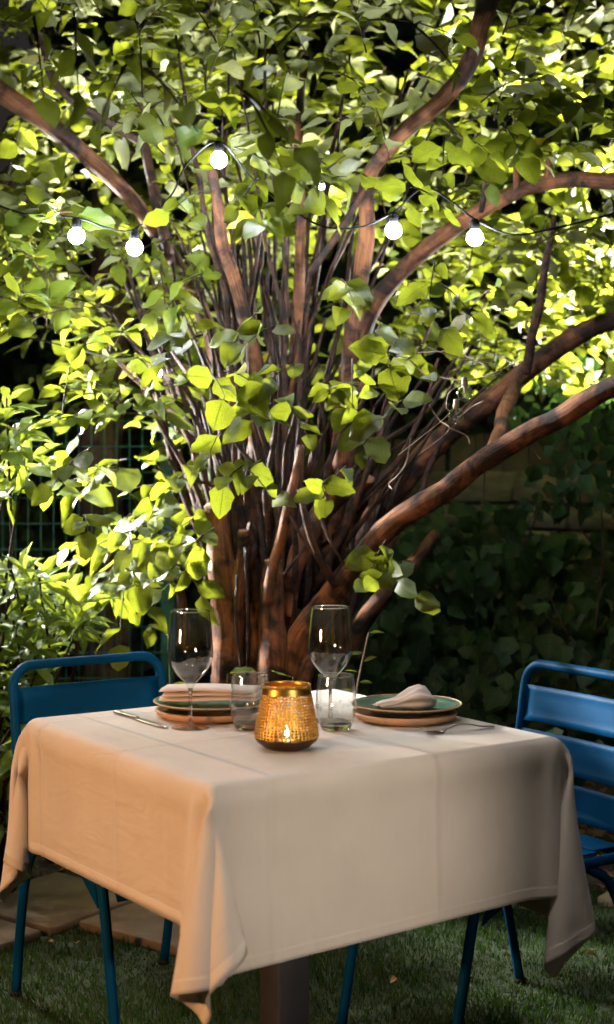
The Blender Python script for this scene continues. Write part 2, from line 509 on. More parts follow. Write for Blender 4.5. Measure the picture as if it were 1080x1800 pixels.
def paint_blue():
    m, nt, b = new_mat("blue chair paint")
    tc = N(nt, "ShaderNodeTexCoord"); nz = N(nt, "ShaderNodeTexNoise"); nz.inputs['Scale'].default_value = 9; nz.inputs['Detail'].default_value = 8
    nt.links.new(tc.outputs['Object'], nz.inputs['Vector'])
    r = ramp(nt, [(.3, (.0006, .040, .108)), (.7, (.001, .058, .150))]); nt.links.new(nz.outputs[0], r.inputs[0]); nt.links.new(r.outputs[0], b.inputs['Base Color'])
    b.inputs['Roughness'].default_value = .48; b.inputs['Specular IOR Level'].default_value = .05
    n2 = N(nt, "ShaderNodeTexNoise"); n2.inputs['Scale'].default_value = 220
    nt.links.new(tc.outputs['Object'], n2.inputs['Vector'])
    bp = N(nt, "ShaderNodeBump"); bp.inputs['Strength'].default_value = .12; bp.inputs['Distance'].default_value = .001
    nt.links.new(n2.outputs[0], bp.inputs['Height']); nt.links.new(bp.outputs[0], b.inputs['Normal'])
    return m


def glaze_green():
    m, nt, b = new_mat("green glaze")
    tc = N(nt, "ShaderNodeTexCoord"); nz = N(nt, "ShaderNodeTexNoise"); nz.inputs['Scale'].default_value = 28; nz.inputs['Detail'].default_value = 6; nz.inputs['Distortion'].default_value = .8
    nt.links.new(tc.outputs['Object'], nz.inputs['Vector'])
    r = ramp(nt, [(.3, (.012, .05, .035)), (.55, (.035, .10, .065)), (.75, (.13, .17, .10))]); nt.links.new(nz.outputs[0], r.inputs[0]); nt.links.new(r.outputs[0], b.inputs['Base Color'])
    b.inputs['Roughness'].default_value = .3
    return m


def thin_glass():
    """thin blown glass wall: clear, with mirror reflection growing towards grazing view"""
    m, nt, b = new_mat("thin glass wall")
    lw = N(nt, "ShaderNodeLayerWeight"); lw.inputs[0].default_value = .5
    pw = N(nt, "ShaderNodeMath", operation='POWER'); pw.inputs[1].default_value = 3.0; nt.links.new(lw.outputs['Facing'], pw.inputs[0])
    fr = N(nt, "ShaderNodeMath", operation='MULTIPLY_ADD'); fr.inputs[1].default_value = .9; fr.inputs[2].default_value = .10; nt.links.new(pw.outputs[0], fr.inputs[0])
    tr = N(nt, "ShaderNodeBsdfTransparent"); tr.inputs[0].default_value = (.965, .975, .97, 1)
    gl = N(nt, "ShaderNodeBsdfGlossy"); gl.inputs['Roughness'].default_value = .015; gl.inputs[0].default_value = (1, 1, 1, 1)
    mix = N(nt, "ShaderNodeMixShader")
    nt.links.new(fr.outputs[0], mix.inputs[0]); nt.links.new(tr.outputs[0], mix.inputs[1]); nt.links.new(gl.outputs[0], mix.inputs[2])
    nt.links.new(mix.outputs[0], nt.nodes["Material Output"].inputs[0])
    return m


M['thin_glass'] = thin_glass()
M['blue'] = paint_blue()
M['glaze'] = glaze_green()

# ------------------------------------------------------------------ setting: lawn, bed, slabs
def sheet(name, pts, z, mat, label=None):
    mb = MB(); mb.add([(x, y, z) for x, y in pts], [tuple(range(len(pts)))])
    o = mb.build(name, mat, smooth=False)
    return tag(o, label, kind='structure')


sheet("lawn_ground", [(-60, -60), (60, -60), (60, 60), (-60, 60)], 0.0, M['turf'])
bed_pts = [(-6, 4.62), (-.55, 4.50), (-.2, 4.22), (.35, 4.2), (.62, 4.42), (1.1, 4.30), (6, 4.0), (8, 14), (-8, 14)]
sheet("planting_bed", bed_pts, 0.004, M['soil'])

# grass blades over the visible lawn
def inside_bed(x, y):
    xs = [p[0] for p in bed_pts[:7]]; ys = [p[1] for p in bed_pts[:7]]
    return y > np.interp(x, xs, ys)


SLABS = []   # (corner, u, v, lu, lv)
U, Vv = Vector((.80, -.60, 0)), Vector((.60, .80, 0))
def slab_poly(c, a, b):
    return [c, c + U * a, c + U * a + Vv * b, c + Vv * b]


def build_slab(c, a, b, label, h=.028):
    P = slab_poly(c, a, b)
    e = empty("paving_slab", (P[0] + P[2]) / 2)
    base = e.location.copy()
    mb = MB()
    vs = [p - base + Vector((0, 0, .001)) for p in P] + [p - base + Vector((0, 0, h)) for p in P]
    mb.add(vs, [(3, 2, 1, 0), (4, 5, 6, 7), (0, 1, 5, 4), (1, 2, 6, 5), (2, 3, 7, 6), (3, 0, 4, 7)])
    col.objects.unlink(e); bpy.data.objects.remove(e)
    o = mb.build("paving_slab", M['slab'], bevel=.005)
    o.location = base
    tag(o, label, "paving slab", "stone slabs set in the lawn")
    SLABS.append((c, a, b))
    return o


build_slab(Vector((-.64, 3.99, 0)), .46, .46, "sandy stone slab lying behind the blue leg under the left side of the tablecloth")
build_slab(Vector((-1.03, 4.17, 0)), .40, .40, "sandy stone slab in the back row, ending under the hanging tablecloth tip")
build_slab(Vector((-1.29, 3.83, 0)), .40, .40, "sandy stone slab behind the rear leg of the left blue chair, cut by the picture edge", .027)
build_slab(Vector((.86, 4.22, 0)), .5, .5, "brownish stone slab beyond the right blue chair, beside its seat")


def grass_field():
    n = 62000
    Y = rng.uniform(2.75, 4.75, n) ; X = rng.uniform(-1, 1, n) * (.26 * Y + .25)
    keep = ~inside_bed(X, Y)
    for c, a, b in SLABS:
        dx, dy = X - c.x, Y - c.y
        u = dx * U.x + dy * U.y; v = dx * Vv.x + dy * Vv.y
        keep &= ~((u > -.004) & (u < a + .004) & (v > -.004) & (v < b + .004))
    X, Y = X[keep], Y[keep]; n = len(X)
    h = rng.uniform(.012, .032, n) * (.8 + .4 * np.sin(X * 7 + 1.3) * np.sin(Y * 9))
    w = rng.uniform(.0011, .0022, n); a = rng.uniform(0, 2 * np.pi, n); lean = rng.uniform(.1, 1.0, n) * h; la = rng.uniform(0, 2 * np.pi, n)
    z0 = np.full(n, .0)
    ca, sa = np.cos(a) * w, np.sin(a) * w
    lx, ly = np.cos(la) * lean, np.sin(la) * lean
    V = np.stack([
        np.stack([X - ca, Y - sa, z0], 1), np.stack([X + ca, Y + sa, z0], 1),
        np.stack([X + ca * .7 + lx * .35, Y + sa * .7 + ly * .35, h * .6], 1), np.stack([X - ca * .7 + lx * .35, Y - sa * .7 + ly * .35, h * .6], 1),
        np.stack([X + lx, Y + ly, h], 1)], 1).reshape(-1, 3)
    i = np.arange(n)[:, None] * 5
    F = np.concatenate([i + np.array([[0, 1, 2]]), i + np.array([[0, 2, 3]]), i + np.array([[3, 2, 4]])])
    me = mesh_np("grass", V, F)
    return tag(link("grass", me, None, M['grass']), kind='stuff')


grass_field()

# ------------------------------------------------------------------ leaf shapes
def leaf_shape(width=.8, tip=.25, fold=.15, curl=.25, wav=.03, rows=6, cols=4, peak=.42, seed=0, petiole=.12, blunt=.62, bend=0.0):
    """unit-length blade along +Y, up +Z; returns verts, quad faces, uv"""
    r = np.random.default_rng(seed)
    ts = np.linspace(0, 1, rows + 1)
    V = []; UV = []
    for t in ts:
        a = t ** (math.log(.5) / math.log(peak))
        wv = (max(0.0, 1 - (2 * min(max(a, 0), 1) - 1) ** 2) ** blunt) * width / 2
        wv *= (1 - tip * t ** 3)
        wv = max(wv, .012)
        for k in range(cols + 1):
            s = k / cols * 2 - 1
            x = s * wv * (1 + .10 * s * math.sin(seed * 1.7)) + bend * t * t + .012 * s * math.sin(t * 21 + seed) * wv * 8 * (abs(s) > .9)
            z = fold * abs(x) * 1.2 - curl * (t ** 2) * .5 + wav * (.4 + abs(s)) * math.sin(7 * t + s * 2.4 + seed)
            V.append((x, petiole + t, z)); UV.append((s, t))
    F = []
    for i in range(rows):
        for k in range(cols):
            a = i * (cols + 1) + k
            F.append((a, a + 1, a + cols + 2, a + cols + 1))
    if petiole > 0:     # leaf stalk: a thin three-cornered strip closed as one quad each side
        o = len(V); w = .018
        V += [(-w, 0, .0), (w, 0, .0), (w * .8, petiole + .02, .004), (-w * .8, petiole + .02, .004)]
        UV += [(0, 0)] * 4
        F.append((o, o + 1, o + 2, o + 3))
    return np.array(V), np.array(F), np.array(UV)


TREE_SHAPES = [leaf_shape(.82, .2, .16, .3, .03, seed=1), leaf_shape(.74, .3, .25, .15, .035, seed=2), leaf_shape(.9, .1, .1, .4, .045, seed=3),
               leaf_shape(.70, .35, .3, .5, .03, seed=4), leaf_shape(.78, .25, -.12, .25, .05, seed=5),
               leaf_shape(.66, .3, .2, .7, .06, seed=13, bend=.12), leaf_shape(.88, .15, .28, .55, .06, seed=14, bend=-.10), leaf_shape(.72, .1, -.2, .1, .07, seed=15, bend=.08), leaf_shape(.6, .4, .35, .9, .05, seed=16, bend=-.14)]
TREE_LOW = [leaf_shape(.82, .2, .16, .3, .03, rows=4, cols=2, seed=1, petiole=0.0), leaf_shape(.74, .3, .25, .15, .03, rows=4, cols=2, seed=2, petiole=0.0),
            leaf_shape(.9, .1, .1, .4, .045, rows=4, cols=2, seed=3, petiole=0.0),
            leaf_shape(.66, .3, .3, .8, .06, rows=4, cols=2, seed=13, petiole=0.0, bend=.14), leaf_shape(.6, .35, -.2, .6, .05, rows=4, cols=2, seed=16, petiole=0.0, bend=-.15)]
LANCE = [leaf_shape(blunt=.9, width=.34, tip=.2, fold=.35, curl=.25, wav=.02, seed=6, peak=.5, petiole=.1), leaf_shape(blunt=.9, width=.30, tip=.3, fold=.25, curl=.5, wav=.03, seed=7, peak=.5, petiole=.1), leaf_shape(blunt=.9, width=.38, tip=.2, fold=.4, curl=.1, wav=.02, seed=8, peak=.52, petiole=.1)]
IVY = [leaf_shape(.95, .45, .1, .2, .05, seed=9, peak=.3), leaf_shape(1.05, .5, .15, .35, .05, seed=10, peak=.28), leaf_shape(.85, .5, .08, .1, .04, seed=12, peak=.3)]
IVY_LOW = [leaf_shape(.95, .45, .1, .2, .05, rows=3, cols=2, seed=9, peak=.3, petiole=0.0), leaf_shape(1.05, .5, .15, .35, .05, rows=3, cols=2, seed=10, peak=.28, petiole=0.0)]


class Leaves:
    """list of leaf placements: position, direction (base to tip), normal, length"""
    def __init__(self): self.p = []; self.d = []; self.n = []; self.s = []
    def add(self, p, d, n, s):
        self.p.append(tuple(p)); self.d.append(tuple(d)); self.n.append(tuple(n)); self.s.append(s)

    def arrays(self):
        p = np.array(self.p); d = np.array(self.d); n = np.array(self.n); s = np.array(self.s)
        d /= np.linalg.norm(d, axis=1)[:, None]
        x = np.cross(d, n); x /= (np.linalg.norm(x, axis=1)[:, None] + 1e-9)
        z = np.cross(x, d)
        Rm = np.stack([x, d, z], 2)       # columns
        return p, Rm, s

    def split(self, count=300):
        """indices of the leaves that show largest in the picture, and the rest"""
        p, Rm, s = self.arrays()
        px = p[:, 0] / p[:, 1] * 2500 + 540; py = 840 - (p[:, 2] - CAM_H) / p[:, 1] * 2500
        inside = (px > 5) & (px < 1075) & (py > 5) & (py < 1795)
        facing = np.abs(np.einsum('ij,ij->i', Rm[:, :, 2], p / np.linalg.norm(p, axis=1)[:, None]))
        score = np.where(inside, s / p[:, 1] * (.35 + facing), 0)
        order = np.argsort(-score)
        return order[:count], order[count:]

    def mass(self, name, shapes, mat, parent, idx):
        p, Rm, s = self.arrays(); p, Rm, s = p[idx], Rm[idx], s[idx]
        which = rng.integers(0, len(shapes), len(p))
        VV = []; FF = []; UU = []; o = 0
        for k, (V, F, UV) in enumerate(shapes):
            sel = which == k
            m = int(sel.sum())
            if not m: continue
            Vx = V[None] * np.stack([rng.uniform(.7, 1.12, m), np.ones(m), rng.uniform(.5, 1.9, m)], 1)[:, None, :]
            W = np.einsum('nij,nvj->nvi', Rm[sel], Vx) * s[sel][:, None, None] + p[sel][:, None, :]
            VV.append(W.reshape(-1, 3))
            FF.append((F[None] + (np.arange(m) * len(V))[:, None, None] + o).reshape(-1, 4))
            UU.append(np.tile(UV, (m, 1)))
            o += m * len(V)
        me = mesh_np(name, np.concatenate(VV), np.concatenate(FF), np.concatenate(UU))
        ob = link(name, me, parent, mat)
        ob['kind'] = 'stuff'
        return ob

    def pieces(self, name, shapes, mat, parent, idx):
        p, Rm, s = self.arrays()
        meshes = []
        for V, F, UV in shapes:
            me = mesh_np(name, V, F, UV); me.materials.append(mat); meshes.append(me)
        inv = parent.matrix_world.inverted() if parent else Matrix()
        base = Vector(parent.location) if parent else Vector()
        for i in idx:
            o = bpy.data.objects.new(name, meshes[random.randrange(len(meshes))])
            col.objects.link(o); o.parent = parent
            sc = np.array([random.uniform(.75, 1.12), 1, random.uniform(.35, 1.25)])
            m = Matrix([list(Rm[i][r] * s[i] * sc) + [0] for r in range(3)] + [[0, 0, 0, 1]])
            m.translation = Vector(p[i]) - base
            o.matrix_local = m


def rv(s=1.0): return Vector((random.gauss(0, s), random.gauss(0, s), random.gauss(0, s)))


# ------------------------------------------------------------------ the tree
tree_base = Vector((-.11, 4.5, 0))
tree = empty("garden_tree", tree_base)
tag(tree, "large many-stemmed garden tree with round green leaves and reddish bark behind the table", "tree")


def limb(name, ctrl, radii_px, mat, n=7, seg=12, knob=.16, cut=False, jit=.0035):
    """ctrl: list of (px, py, Y); radii in photo pixels along it"""
    P = smooth_path([at(*c) for c in ctrl], n * 2 if seg > 8 else n)
    k = len(P)
    rr = np.interp(np.linspace(0, len(radii_px) - 1, k), range(len(radii_px)), radii_px)
    phase = random.random() * 9
    pts = []; rad = []
    L = 0
    for i, p in enumerate(P):
        if i: L += (P[i] - P[i - 1]).length
        r = rr[i] * p.y / 2500
        r *= 1 + knob * .55 * (mnoise.noise((L * 9 + phase * 7, 0, 0)) * .8 + mnoise.noise((L * 24 + phase * 13, 3, 0)) * .25)
        pts.append(p - tree_base + mnoise.noise_vector((L * 6 + phase * 5, phase, 1.0)) * (jit * 3.2 * min(1, r / .012))); rad.append(max(r, .0015))
    mb = MB(); mb.tube(pts, rad, seg, v0=random.random() * 20, rough=.22 if name == 'trunk' else .13)
    o = mb.build(name, mat, tree, fix=False)
    if cut:
        t = (pts[-1] - pts[-2]).normalized()
        mbc = MB(); mbc.tube([pts[-1] + t * .001, pts[-1] + t * .006], [rad[-1] * .96, rad[-1] * .85], seg)
        mbc.build("cut_end", M['cutwood'], o)
    return P


LIMBS = []
LIMBS.append(limb("trunk", [(402, 1420, 4.42), (398, 1200, 4.40), (404, 1090, 4.40), (392, 990, 4.38), (384, 888, 4.36)], [36, 31, 29, 27, 22], M['bark'], 10, 16, .2, cut=True))
LIMBS.append(limb("trunk", [(480, 1420, 4.34), (482, 1190, 4.32), (476, 1080, 4.32), (482, 985, 4.30)], [32, 27, 23, 17], M['bark'], 9, 16, .2, cut=True))
LIMBS.append(limb("trunk", [(452, 1420, 4.46), (448, 1200, 4.44), (450, 1000, 4.42), (450, 800, 4.42), (440, 610, 4.36), (415, 500, 4.30), (392, 420, 4.25), (374, 300, 4.2)], [20, 16, 14, 13, 13, 12, 12, 8], M['bark'], 8, 12, .1))
LIMBS.append(limb("branch", [(505, 1420, 4.36), (515, 1170, 4.34), (570, 1060, 4.30), (640, 980, 4.24), (700, 915, 4.18), (790, 858, 4.10), (870, 800, 4.02), (960, 748, 3.94), (1100, 668, 3.82)], [30, 26, 24, 21, 20, 19, 20, 19, 19], M['bark'], 10, 18, .13))
LIMBS.append(limb("branch", [(560, 1250, 4.8), (590, 1040, 4.82), (680, 880, 4.84), (780, 770, 4.84), (880, 690, 4.82), (980, 610, 4.78), (1110, 545, 4.74)], [24, 23, 22, 20, 19, 18, 18], M['bark'], 10, 16, .13))
LIMBS.append(limb("branch", [(868, 800, 4.06), (880, 755, 4.2), (890, 715, 4.5), (905, 680, 4.76)], [14, 13, 13, 12], M['bark'], 7, 12, .12))
LIMBS.append(limb("branch", [(540, 1300, 4.62), (570, 1000, 4.58), (595, 860, 4.54), (605, 720, 4.48), (618, 610, 4.44), (638, 490, 4.40), (642, 400, 4.36), (650, 310, 4.3), (700, 238, 4.2), (775, 180, 4.12), (825, 110, 4.05), (850, 30, 4.0), (880, -60, 3.95)], [24, 20, 18, 16, 15, 16, 15, 13, 14, 15, 16, 18, 19], M['bark'], 8, 14, .15))
LIMBS.append(limb("branch", [(560, 1000, 4.7), (610, 780, 4.72), (640, 580, 4.7), (700, 480, 4.62), (780, 412, 4.52), (880, 352, 4.42), (980, 318, 4.34), (1110, 318, 4.25)], [19, 17, 16, 15, 14, 14, 14, 14], M['bark'], 9, 14, .14))
LIMBS.append(limb("branch", [(470, 1050, 4.66), (440, 880, 4.72), (400, 700, 4.78), (330, 500, 4.82), (230, 350, 4.78), (150, 272, 4.7), (80, 215, 4.6), (10, 165, 4.5), (-60, 130, 4.4)], [22, 18, 14, 13, 13, 15, 17, 18, 18], M['bark'], 8, 12, .14))
LIMBS.append(limb("branch", [(300, 450, 4.7), (262, 300, 4.66), (250, 250, 4.6), (190, 215, 4.5), (130, 180, 4.42), (85, 120, 4.3), (70, 40, 4.2)], [9, 9, 9, 9, 8, 7, 6], M['bark_thin'], 8, 9, .12))
LIMBS.append(limb("branch", [(520, 1000, 4.52), (500, 800, 4.5), (515, 650, 4.46), (524, 520, 4.42), (530, 400, 4.4), (522, 240, 4.36), (540, 100, 4.3)], [14, 12, 10, 11, 9, 8, 7], M['bark'], 8, 10, .12))
LIMBS.append(limb("branch", [(420, 1080, 4.36), (424, 1000, 4.33), (428, 935, 4.30)], [13, 12, 10], M['bark'], 6, 10, .2, cut=True))
LIMBS.append(limb("branch", [(470, 1060, 4.24), (490, 950, 4.22), (512, 870, 4.2), (530, 780, 4.22)], [10, 10, 9, 7], M['bark'], 7, 10, .12))
LIMBS.append(limb("branch", [(590, 1030, 4.2), (555, 965, 4.16), (535, 905, 4.14), (525, 860, 4.14)], [8, 7, 6, 4], M['bark_thin'], 7, 8, .12))
LIMBS.append(limb("branch", [(925, 655, 4.7), (935, 585, 4.64), (948, 520, 4.6), (966, 438, 4.55), (975, 380, 4.5)], [9, 9, 8, 7, 5], M['bark_thin'], 7, 9, .12))
LIMBS.append(limb("branch", [(908, 335, 4.38), (909, 290, 4.36), (912, 245, 4.34)], [7, 6, 5], M['bark'], 5, 8, .1))
LIMBS.append(limb("branch", [(962, 318, 4.34), (964, 290, 4.33), (963, 262, 4.32)], [7, 7, 6], M['bark'], 5, 8, .1))
LIMBS.append(limb("branch", [(845, 372, 4.42), (852, 320, 4.38), (862, 270, 4.34)], [5, 5, 3], M['bark_thin'], 5, 8, .1))
LIMBS.append(limb("branch", [(655, 310, 4.3), (600, 400, 4.28), (545, 480, 4.3)], [6, 6, 7], M['bark_thin'], 7, 8, .1))
LIMBS.append(limb("branch", [(600, 1160, 4.6), (650, 1080, 4.68), (710, 1010, 4.75), (770, 940, 4.85)], [17, 16, 13, 9], M['bark'], 7, 10, .15))
LIMBS.append(limb("branch", [(535, 1210, 4.3), (545, 1170, 4.3), (556, 1140, 4.32)], [15, 14, 11], M['bark'], 6, 10, .15))
LIMBS.append(limb("branch", [(600, 960, 4.5), (640, 870, 4.46), (650, 840, 4.4)], [15, 13, 11], M['bark'], 7, 10, .2, cut=True))
LIMBS.append(limb("branch", [(600, 860, 4.34), (560, 905, 4.36), (520, 990, 4.34), (508, 1080, 4.36)], [22, 20, 18, 16], M['bark'], 7, 12, .2))
LIMBS.append(limb("branch", [(325, 1130, 4.5), (318, 1060, 4.5), (312, 1018, 4.48)], [11, 9, 7], M['bark_thin'], 6, 9, .12))

thin = [(225, 420), (262, 470), (300, 395), (322, 430), (340, 520), (355, 610), (250, 560), (285, 640), (318, 690), (360, 700), (345, 300), (410, 250),
        (455, 330), (470, 420), (488, 300), (505, 210), (560, 260), (578, 380), (600, 180), (548, 520), (470, 560), (430, 700), (490, 640), (520, 720), (560, 640), (575, 560),
        (660, 610), (700, 690), (730, 640), (760, 560), (790, 700), (820, 600), (400, 120), (310, 60), (470, 60), (620, 60), (720, 120), (565, 700), (350, 780), (410, 560), (380, 640), (440, 480), (660, 740), (740, 780)]
thin += [(tx + random.uniform(-70, 70), ty + random.uniform(-60, 90)) for tx, ty in thin if ty > 200]
for k, (tx, ty) in enumerate(thin):
    bx = 385 + 210 * (min(max(tx, 200), 800) - 200) / 600 + random.uniform(-16, 16)
    by = random.uniform(960, 1150)
    by_Y = random.uniform(4.34, 4.6)
    tY = by_Y + random.uniform(-.25, .55)
    mx_, my_ = bx + (tx - bx) * random.uniform(.2, .5) + random.uniform(-22, 22), by + (ty - by) * .5
    limb("stem", [(bx, by, by_Y), (mx_, my_, (by_Y * .6 + tY * .4)), (bx + (tx - bx) * .72 + random.uniform(-22, 22), by + (ty - by) * .8, (by_Y * .3 + tY * .7)), (tx, ty, tY)],
         [random.uniform(4.5, 8.5), random.uniform(4, 6.2), 3.8, 2.2], M['bark_thin'], 6, 7, .25, jit=.009)
    if k % 2 == 0:      # a side shoot leaving the stem half way up
        sx = tx + random.choice((-1, 1)) * random.uniform(40, 110)
        limb("stem", [(mx_, my_, (by_Y * .6 + tY * .4)), ((mx_ + sx) / 2 + random.uniform(-15, 15), my_ + (ty - my_) * .45, (by_Y * .4 + tY * .6)), (sx, ty + random.uniform(-40, 60), tY - .1)], [4, 3.2, 1.8], M['bark_thin'], 6, 6, .2, jit=.007)
# fine hanging twigs close to the trunk
for bx, by, tx, ty in [(430, 960, 436, 1170), (418, 1010, 424, 1180), (560, 900, 610, 1000), (500, 880, 560, 990), (500, 1010, 540, 960)]:
    limb("stem", [(bx, by, 4.2), ((bx + tx) / 2 + random.uniform(-6, 6), (by + ty) / 2, 4.19), (tx, ty, 4.2)], [3.5, 3, 2.6], M['bark_thin'], 6, 6, .1, jit=.003)

TL = Leaves()
twigs = MB()


def spray(p, d, n=6, size=.075, length=.24, face=.3, droop=.35):
    """a twig with alternate leaves; face = how far blades turn to the open side (-Y)"""
    d = Vector(d).normalized()
    pts = []
    for i in range(5):
        t = i / 4
        pts.append(Vector(p) + d * (length * t) + Vector((0, 0, -droop * length * t * t)))
    twigs.tube([q - tree_base for q in pts], [.0028, .0025, .002, .0016, .001], 5, cap=False, v0=random.random() * 9)
    side = d.cross(Vector((0, 0, 1)))
    if side.length < .1: side = Vector((1, 0, 0))
    side.normalize()
    for i in range(n):
        t = .18 + .82 * (i + random.uniform(-.3, .3)) / max(n - 1, 1)
        t = min(max(t, .05), 1)
        f = t * 4; k = min(int(f), 3)
        q = pts[k].lerp(pts[k + 1], f - k)
        s = side * (1 if i % 2 else -1)
        ld = d * .55 + s * (.9 if i < n - 1 else .15) + Vector((0, 0, -.28)) + rv(.25)
        nn = Vector((0, 0, 1)) * (1 - face) + Vector((0, -1, .15)) * face + rv(.32)
        TL.add(q, ld, nn, size * random.uniform(.62, 1.15))


CLEAR = [[(-60, 130), (10, 165), (80, 215), (150, 272), (200, 320)], [(642, 400), (650, 310), (700, 238), (775, 180), (825, 110), (850, 30)],
         [(760, 425), (880, 352), (980, 318), (1100, 318)], [(374, 310), (392, 420)]]
CLEAR_Y = [4.75, 4.35, 4.5, 4.25]


def before_limb(px, py, Y, reach=62):
    for line, yl in zip(CLEAR, CLEAR_Y):
        if Y > yl: continue
        for (ax, ay), (bx, by) in zip(line, line[1:]):
            t = max(0, min(1, ((px - ax) * (bx - ax) + (py - ay) * (by - ay)) / ((bx - ax) ** 2 + (by - ay) ** 2)))
            if math.hypot(px - ax - t * (bx - ax), py - ay - t * (by - ay)) < reach: return True
    return False


def region(x0, x1, y0, y1, Y0, Y1, count, size=.075, n=6, face=.3, avoid=(), length=.24):
    c = 0
    while c < count:
        px, py, Y = random.uniform(x0, x1), random.uniform(y0, y1), random.uniform(Y0, Y1)
        if any(a <= px <= b and e <= py <= f for a, b, e, f in avoid):
            continue
        if before_limb(px, py, Y) and random.random() < .88: continue
        p = at(px, py, Y)
        out = (p - Vector((-.1, 4.6, 1.1)))
        d = out.normalized() * .8 + rv(.5) + Vector((0, -.15, -.05))
        spray(p - d.normalized() * length * .5, d, random.randint(max(3, n - 2), n + 1), size, length * random.uniform(.7, 1.2), face)
        c += 1


GAP = [(0, 55, 120, 210), (-90, 85, 545, 690)]
region(-90, 1170, -140, 150, 3.8, 5.6, 190, .088, 6, .35, GAP)
region(-90, 1170, 130, 400, 3.9, 5.8, 190, .092, 6, .35, GAP)
region(-60, 150, 380, 545, 4.1, 5.6, 44, .088, 6, .3, GAP)
region(110, 360, 380, 730, 4.1, 5.5, 76, .086, 6, .3)
region(130, 350, 690, 1010, 4.1, 4.8, 30, .092, 6, .35, [(100, 215, 700, 800), (100, 190, 960, 1010)])
region(820, 1150, 380, 560, 4.7, 6.0, 60, .09, 6, .25)
region(800, 1000, 520, 660, 5.0, 5.8, 22, .070, 5, .2)
region(950, 1150, 560, 700, 5.0, 5.8, 14, .070, 5, .2)
region(-120, 1200, -200, 420, 5.4, 7.0, 330, .112, 7, .3, GAP)
region(780, 1180, 380, 680, 5.4, 6.8, 70, .105, 7, .3)
region(320, 840, 400, 660, 5.1, 6.3, 80, .095, 6, .3)
region(300, 620, 640, 860, 5.2, 6.0, 26, .07, 6, .3)
# sprays in front of the stems
for x, y, n in [(440, 555, 5), (470, 570, 4), (420, 650, 4), (445, 705, 6), (480, 700, 4), (500, 640, 4), (520, 720, 4), (578, 670, 5), (590, 500, 4), (610, 495, 3), (335, 590, 4), (300, 590, 4),
                (660, 580, 4), (690, 600, 5), (720, 625, 4), (745, 545, 3), (760, 480, 3), (700, 700, 4), (650, 740, 4), (800, 510, 3), (850, 510, 3), (430, 810, 6), (450, 830, 4),
                (565, 845, 3), (590, 830, 3), (665, 965, 4), (695, 985, 5), (690, 1005, 3), (640, 680, 4), (620, 650, 3), (380, 660, 4), (395, 740, 3), (330, 340, 3), (325, 360, 2),
                (440, 320, 4), (470, 350, 4), (780, 255, 5), (840, 245, 5), (900, 230, 6), (960, 240, 5), (1000, 245, 5), (750, 330, 3), (710, 300, 3), (640, 300, 3), (130, 800, 5), (230, 960, 5), (300, 960, 6), (150, 900, 5), (330, 1000, 4)]:
    Y = random.uniform(3.75, 4.05)
    p = at(x, y, Y)
    d = Vector((random.uniform(-1, 1), -.5, random.uniform(-.5, .15)))
    spray(p - d.normalized() * .05, d, n, .088, .11, .75, .5)
# blurred leaves hanging in close to the camera
for x, y, Y in [(235, 95, 2.5), (255, 120, 2.45), (415, 150, 2.4), (440, 175, 2.5), (60, 30, 2.6), (720, 40, 2.7), (560, 20, 2.5), (130, 20, 2.6)]:
    spray(at(x, y, Y), Vector((random.uniform(-1, 1), -.2, -.5)), 3, .075, .12, .55, .4)
# no leaf grows where a bulb hangs in front of it
HANG = [(135, 415, 4.05), (237, 435, 4.0), (385, 281, 4.0), (692, 405, 4.0), (835, 418, 3.95), (817, 692, 3.66), (802, 731, 3.66)]
keep = []
for k, (p, d, sz) in enumerate(zip(TL.p, TL.d, TL.s)):
    c = Vector(p) + Vector(d).normalized() * sz * .55
    qx, qy = c.x / c.y * 2500 + 540, 840 - (c.z - CAM_H) / c.y * 2500
    if not any(c.y < by + .03 and math.hypot(qx - bx, qy - bz) < 20 + sz * .42 * 2500 / c.y for bx, bz, by in HANG): keep.append(k)
TL.p, TL.d, TL.n, TL.s = ([a[k] for k in keep] for a in (TL.p, TL.d, TL.n, TL.s))
big, rest = TL.split(300)
TL.pieces("leaf", TREE_SHAPES, M['leaf'], tree, big)
fol = TL.mass("foliage", TREE_LOW, M['leaf'], None, rest)
fol.parent = tree; fol.location = -tree_base
tw = twigs.build("twigs", M['bark_thin'], tree, fix=False); tw['kind'] = 'stuff'

# pale twigs drifting off the lower right of the crown
for pts in [[(700, 640), (760, 660), (830, 668), (905, 640)], [(755, 712), (772, 738), (790, 752), (775, 770), (735, 800)], [(790, 752), (820, 766), (826, 780)], [(690, 860), (684, 850), (700, 835), (715, 812), (722, 770)],
            [(850, 705), (830, 715), (805, 735)], [(735, 620), (800, 620), (860, 645)], [(930, 775), (945, 800), (950, 806)]]:
    P = smooth_path([at(x, y, 4.0 + .05 * (i % 2)) - tree_base for i, (x, y) in enumerate(pts)], 5)
    MB().tube(P, .0019, 6, v0=random.random()).build("twig", M['stemwhite'], tree, fix=False)

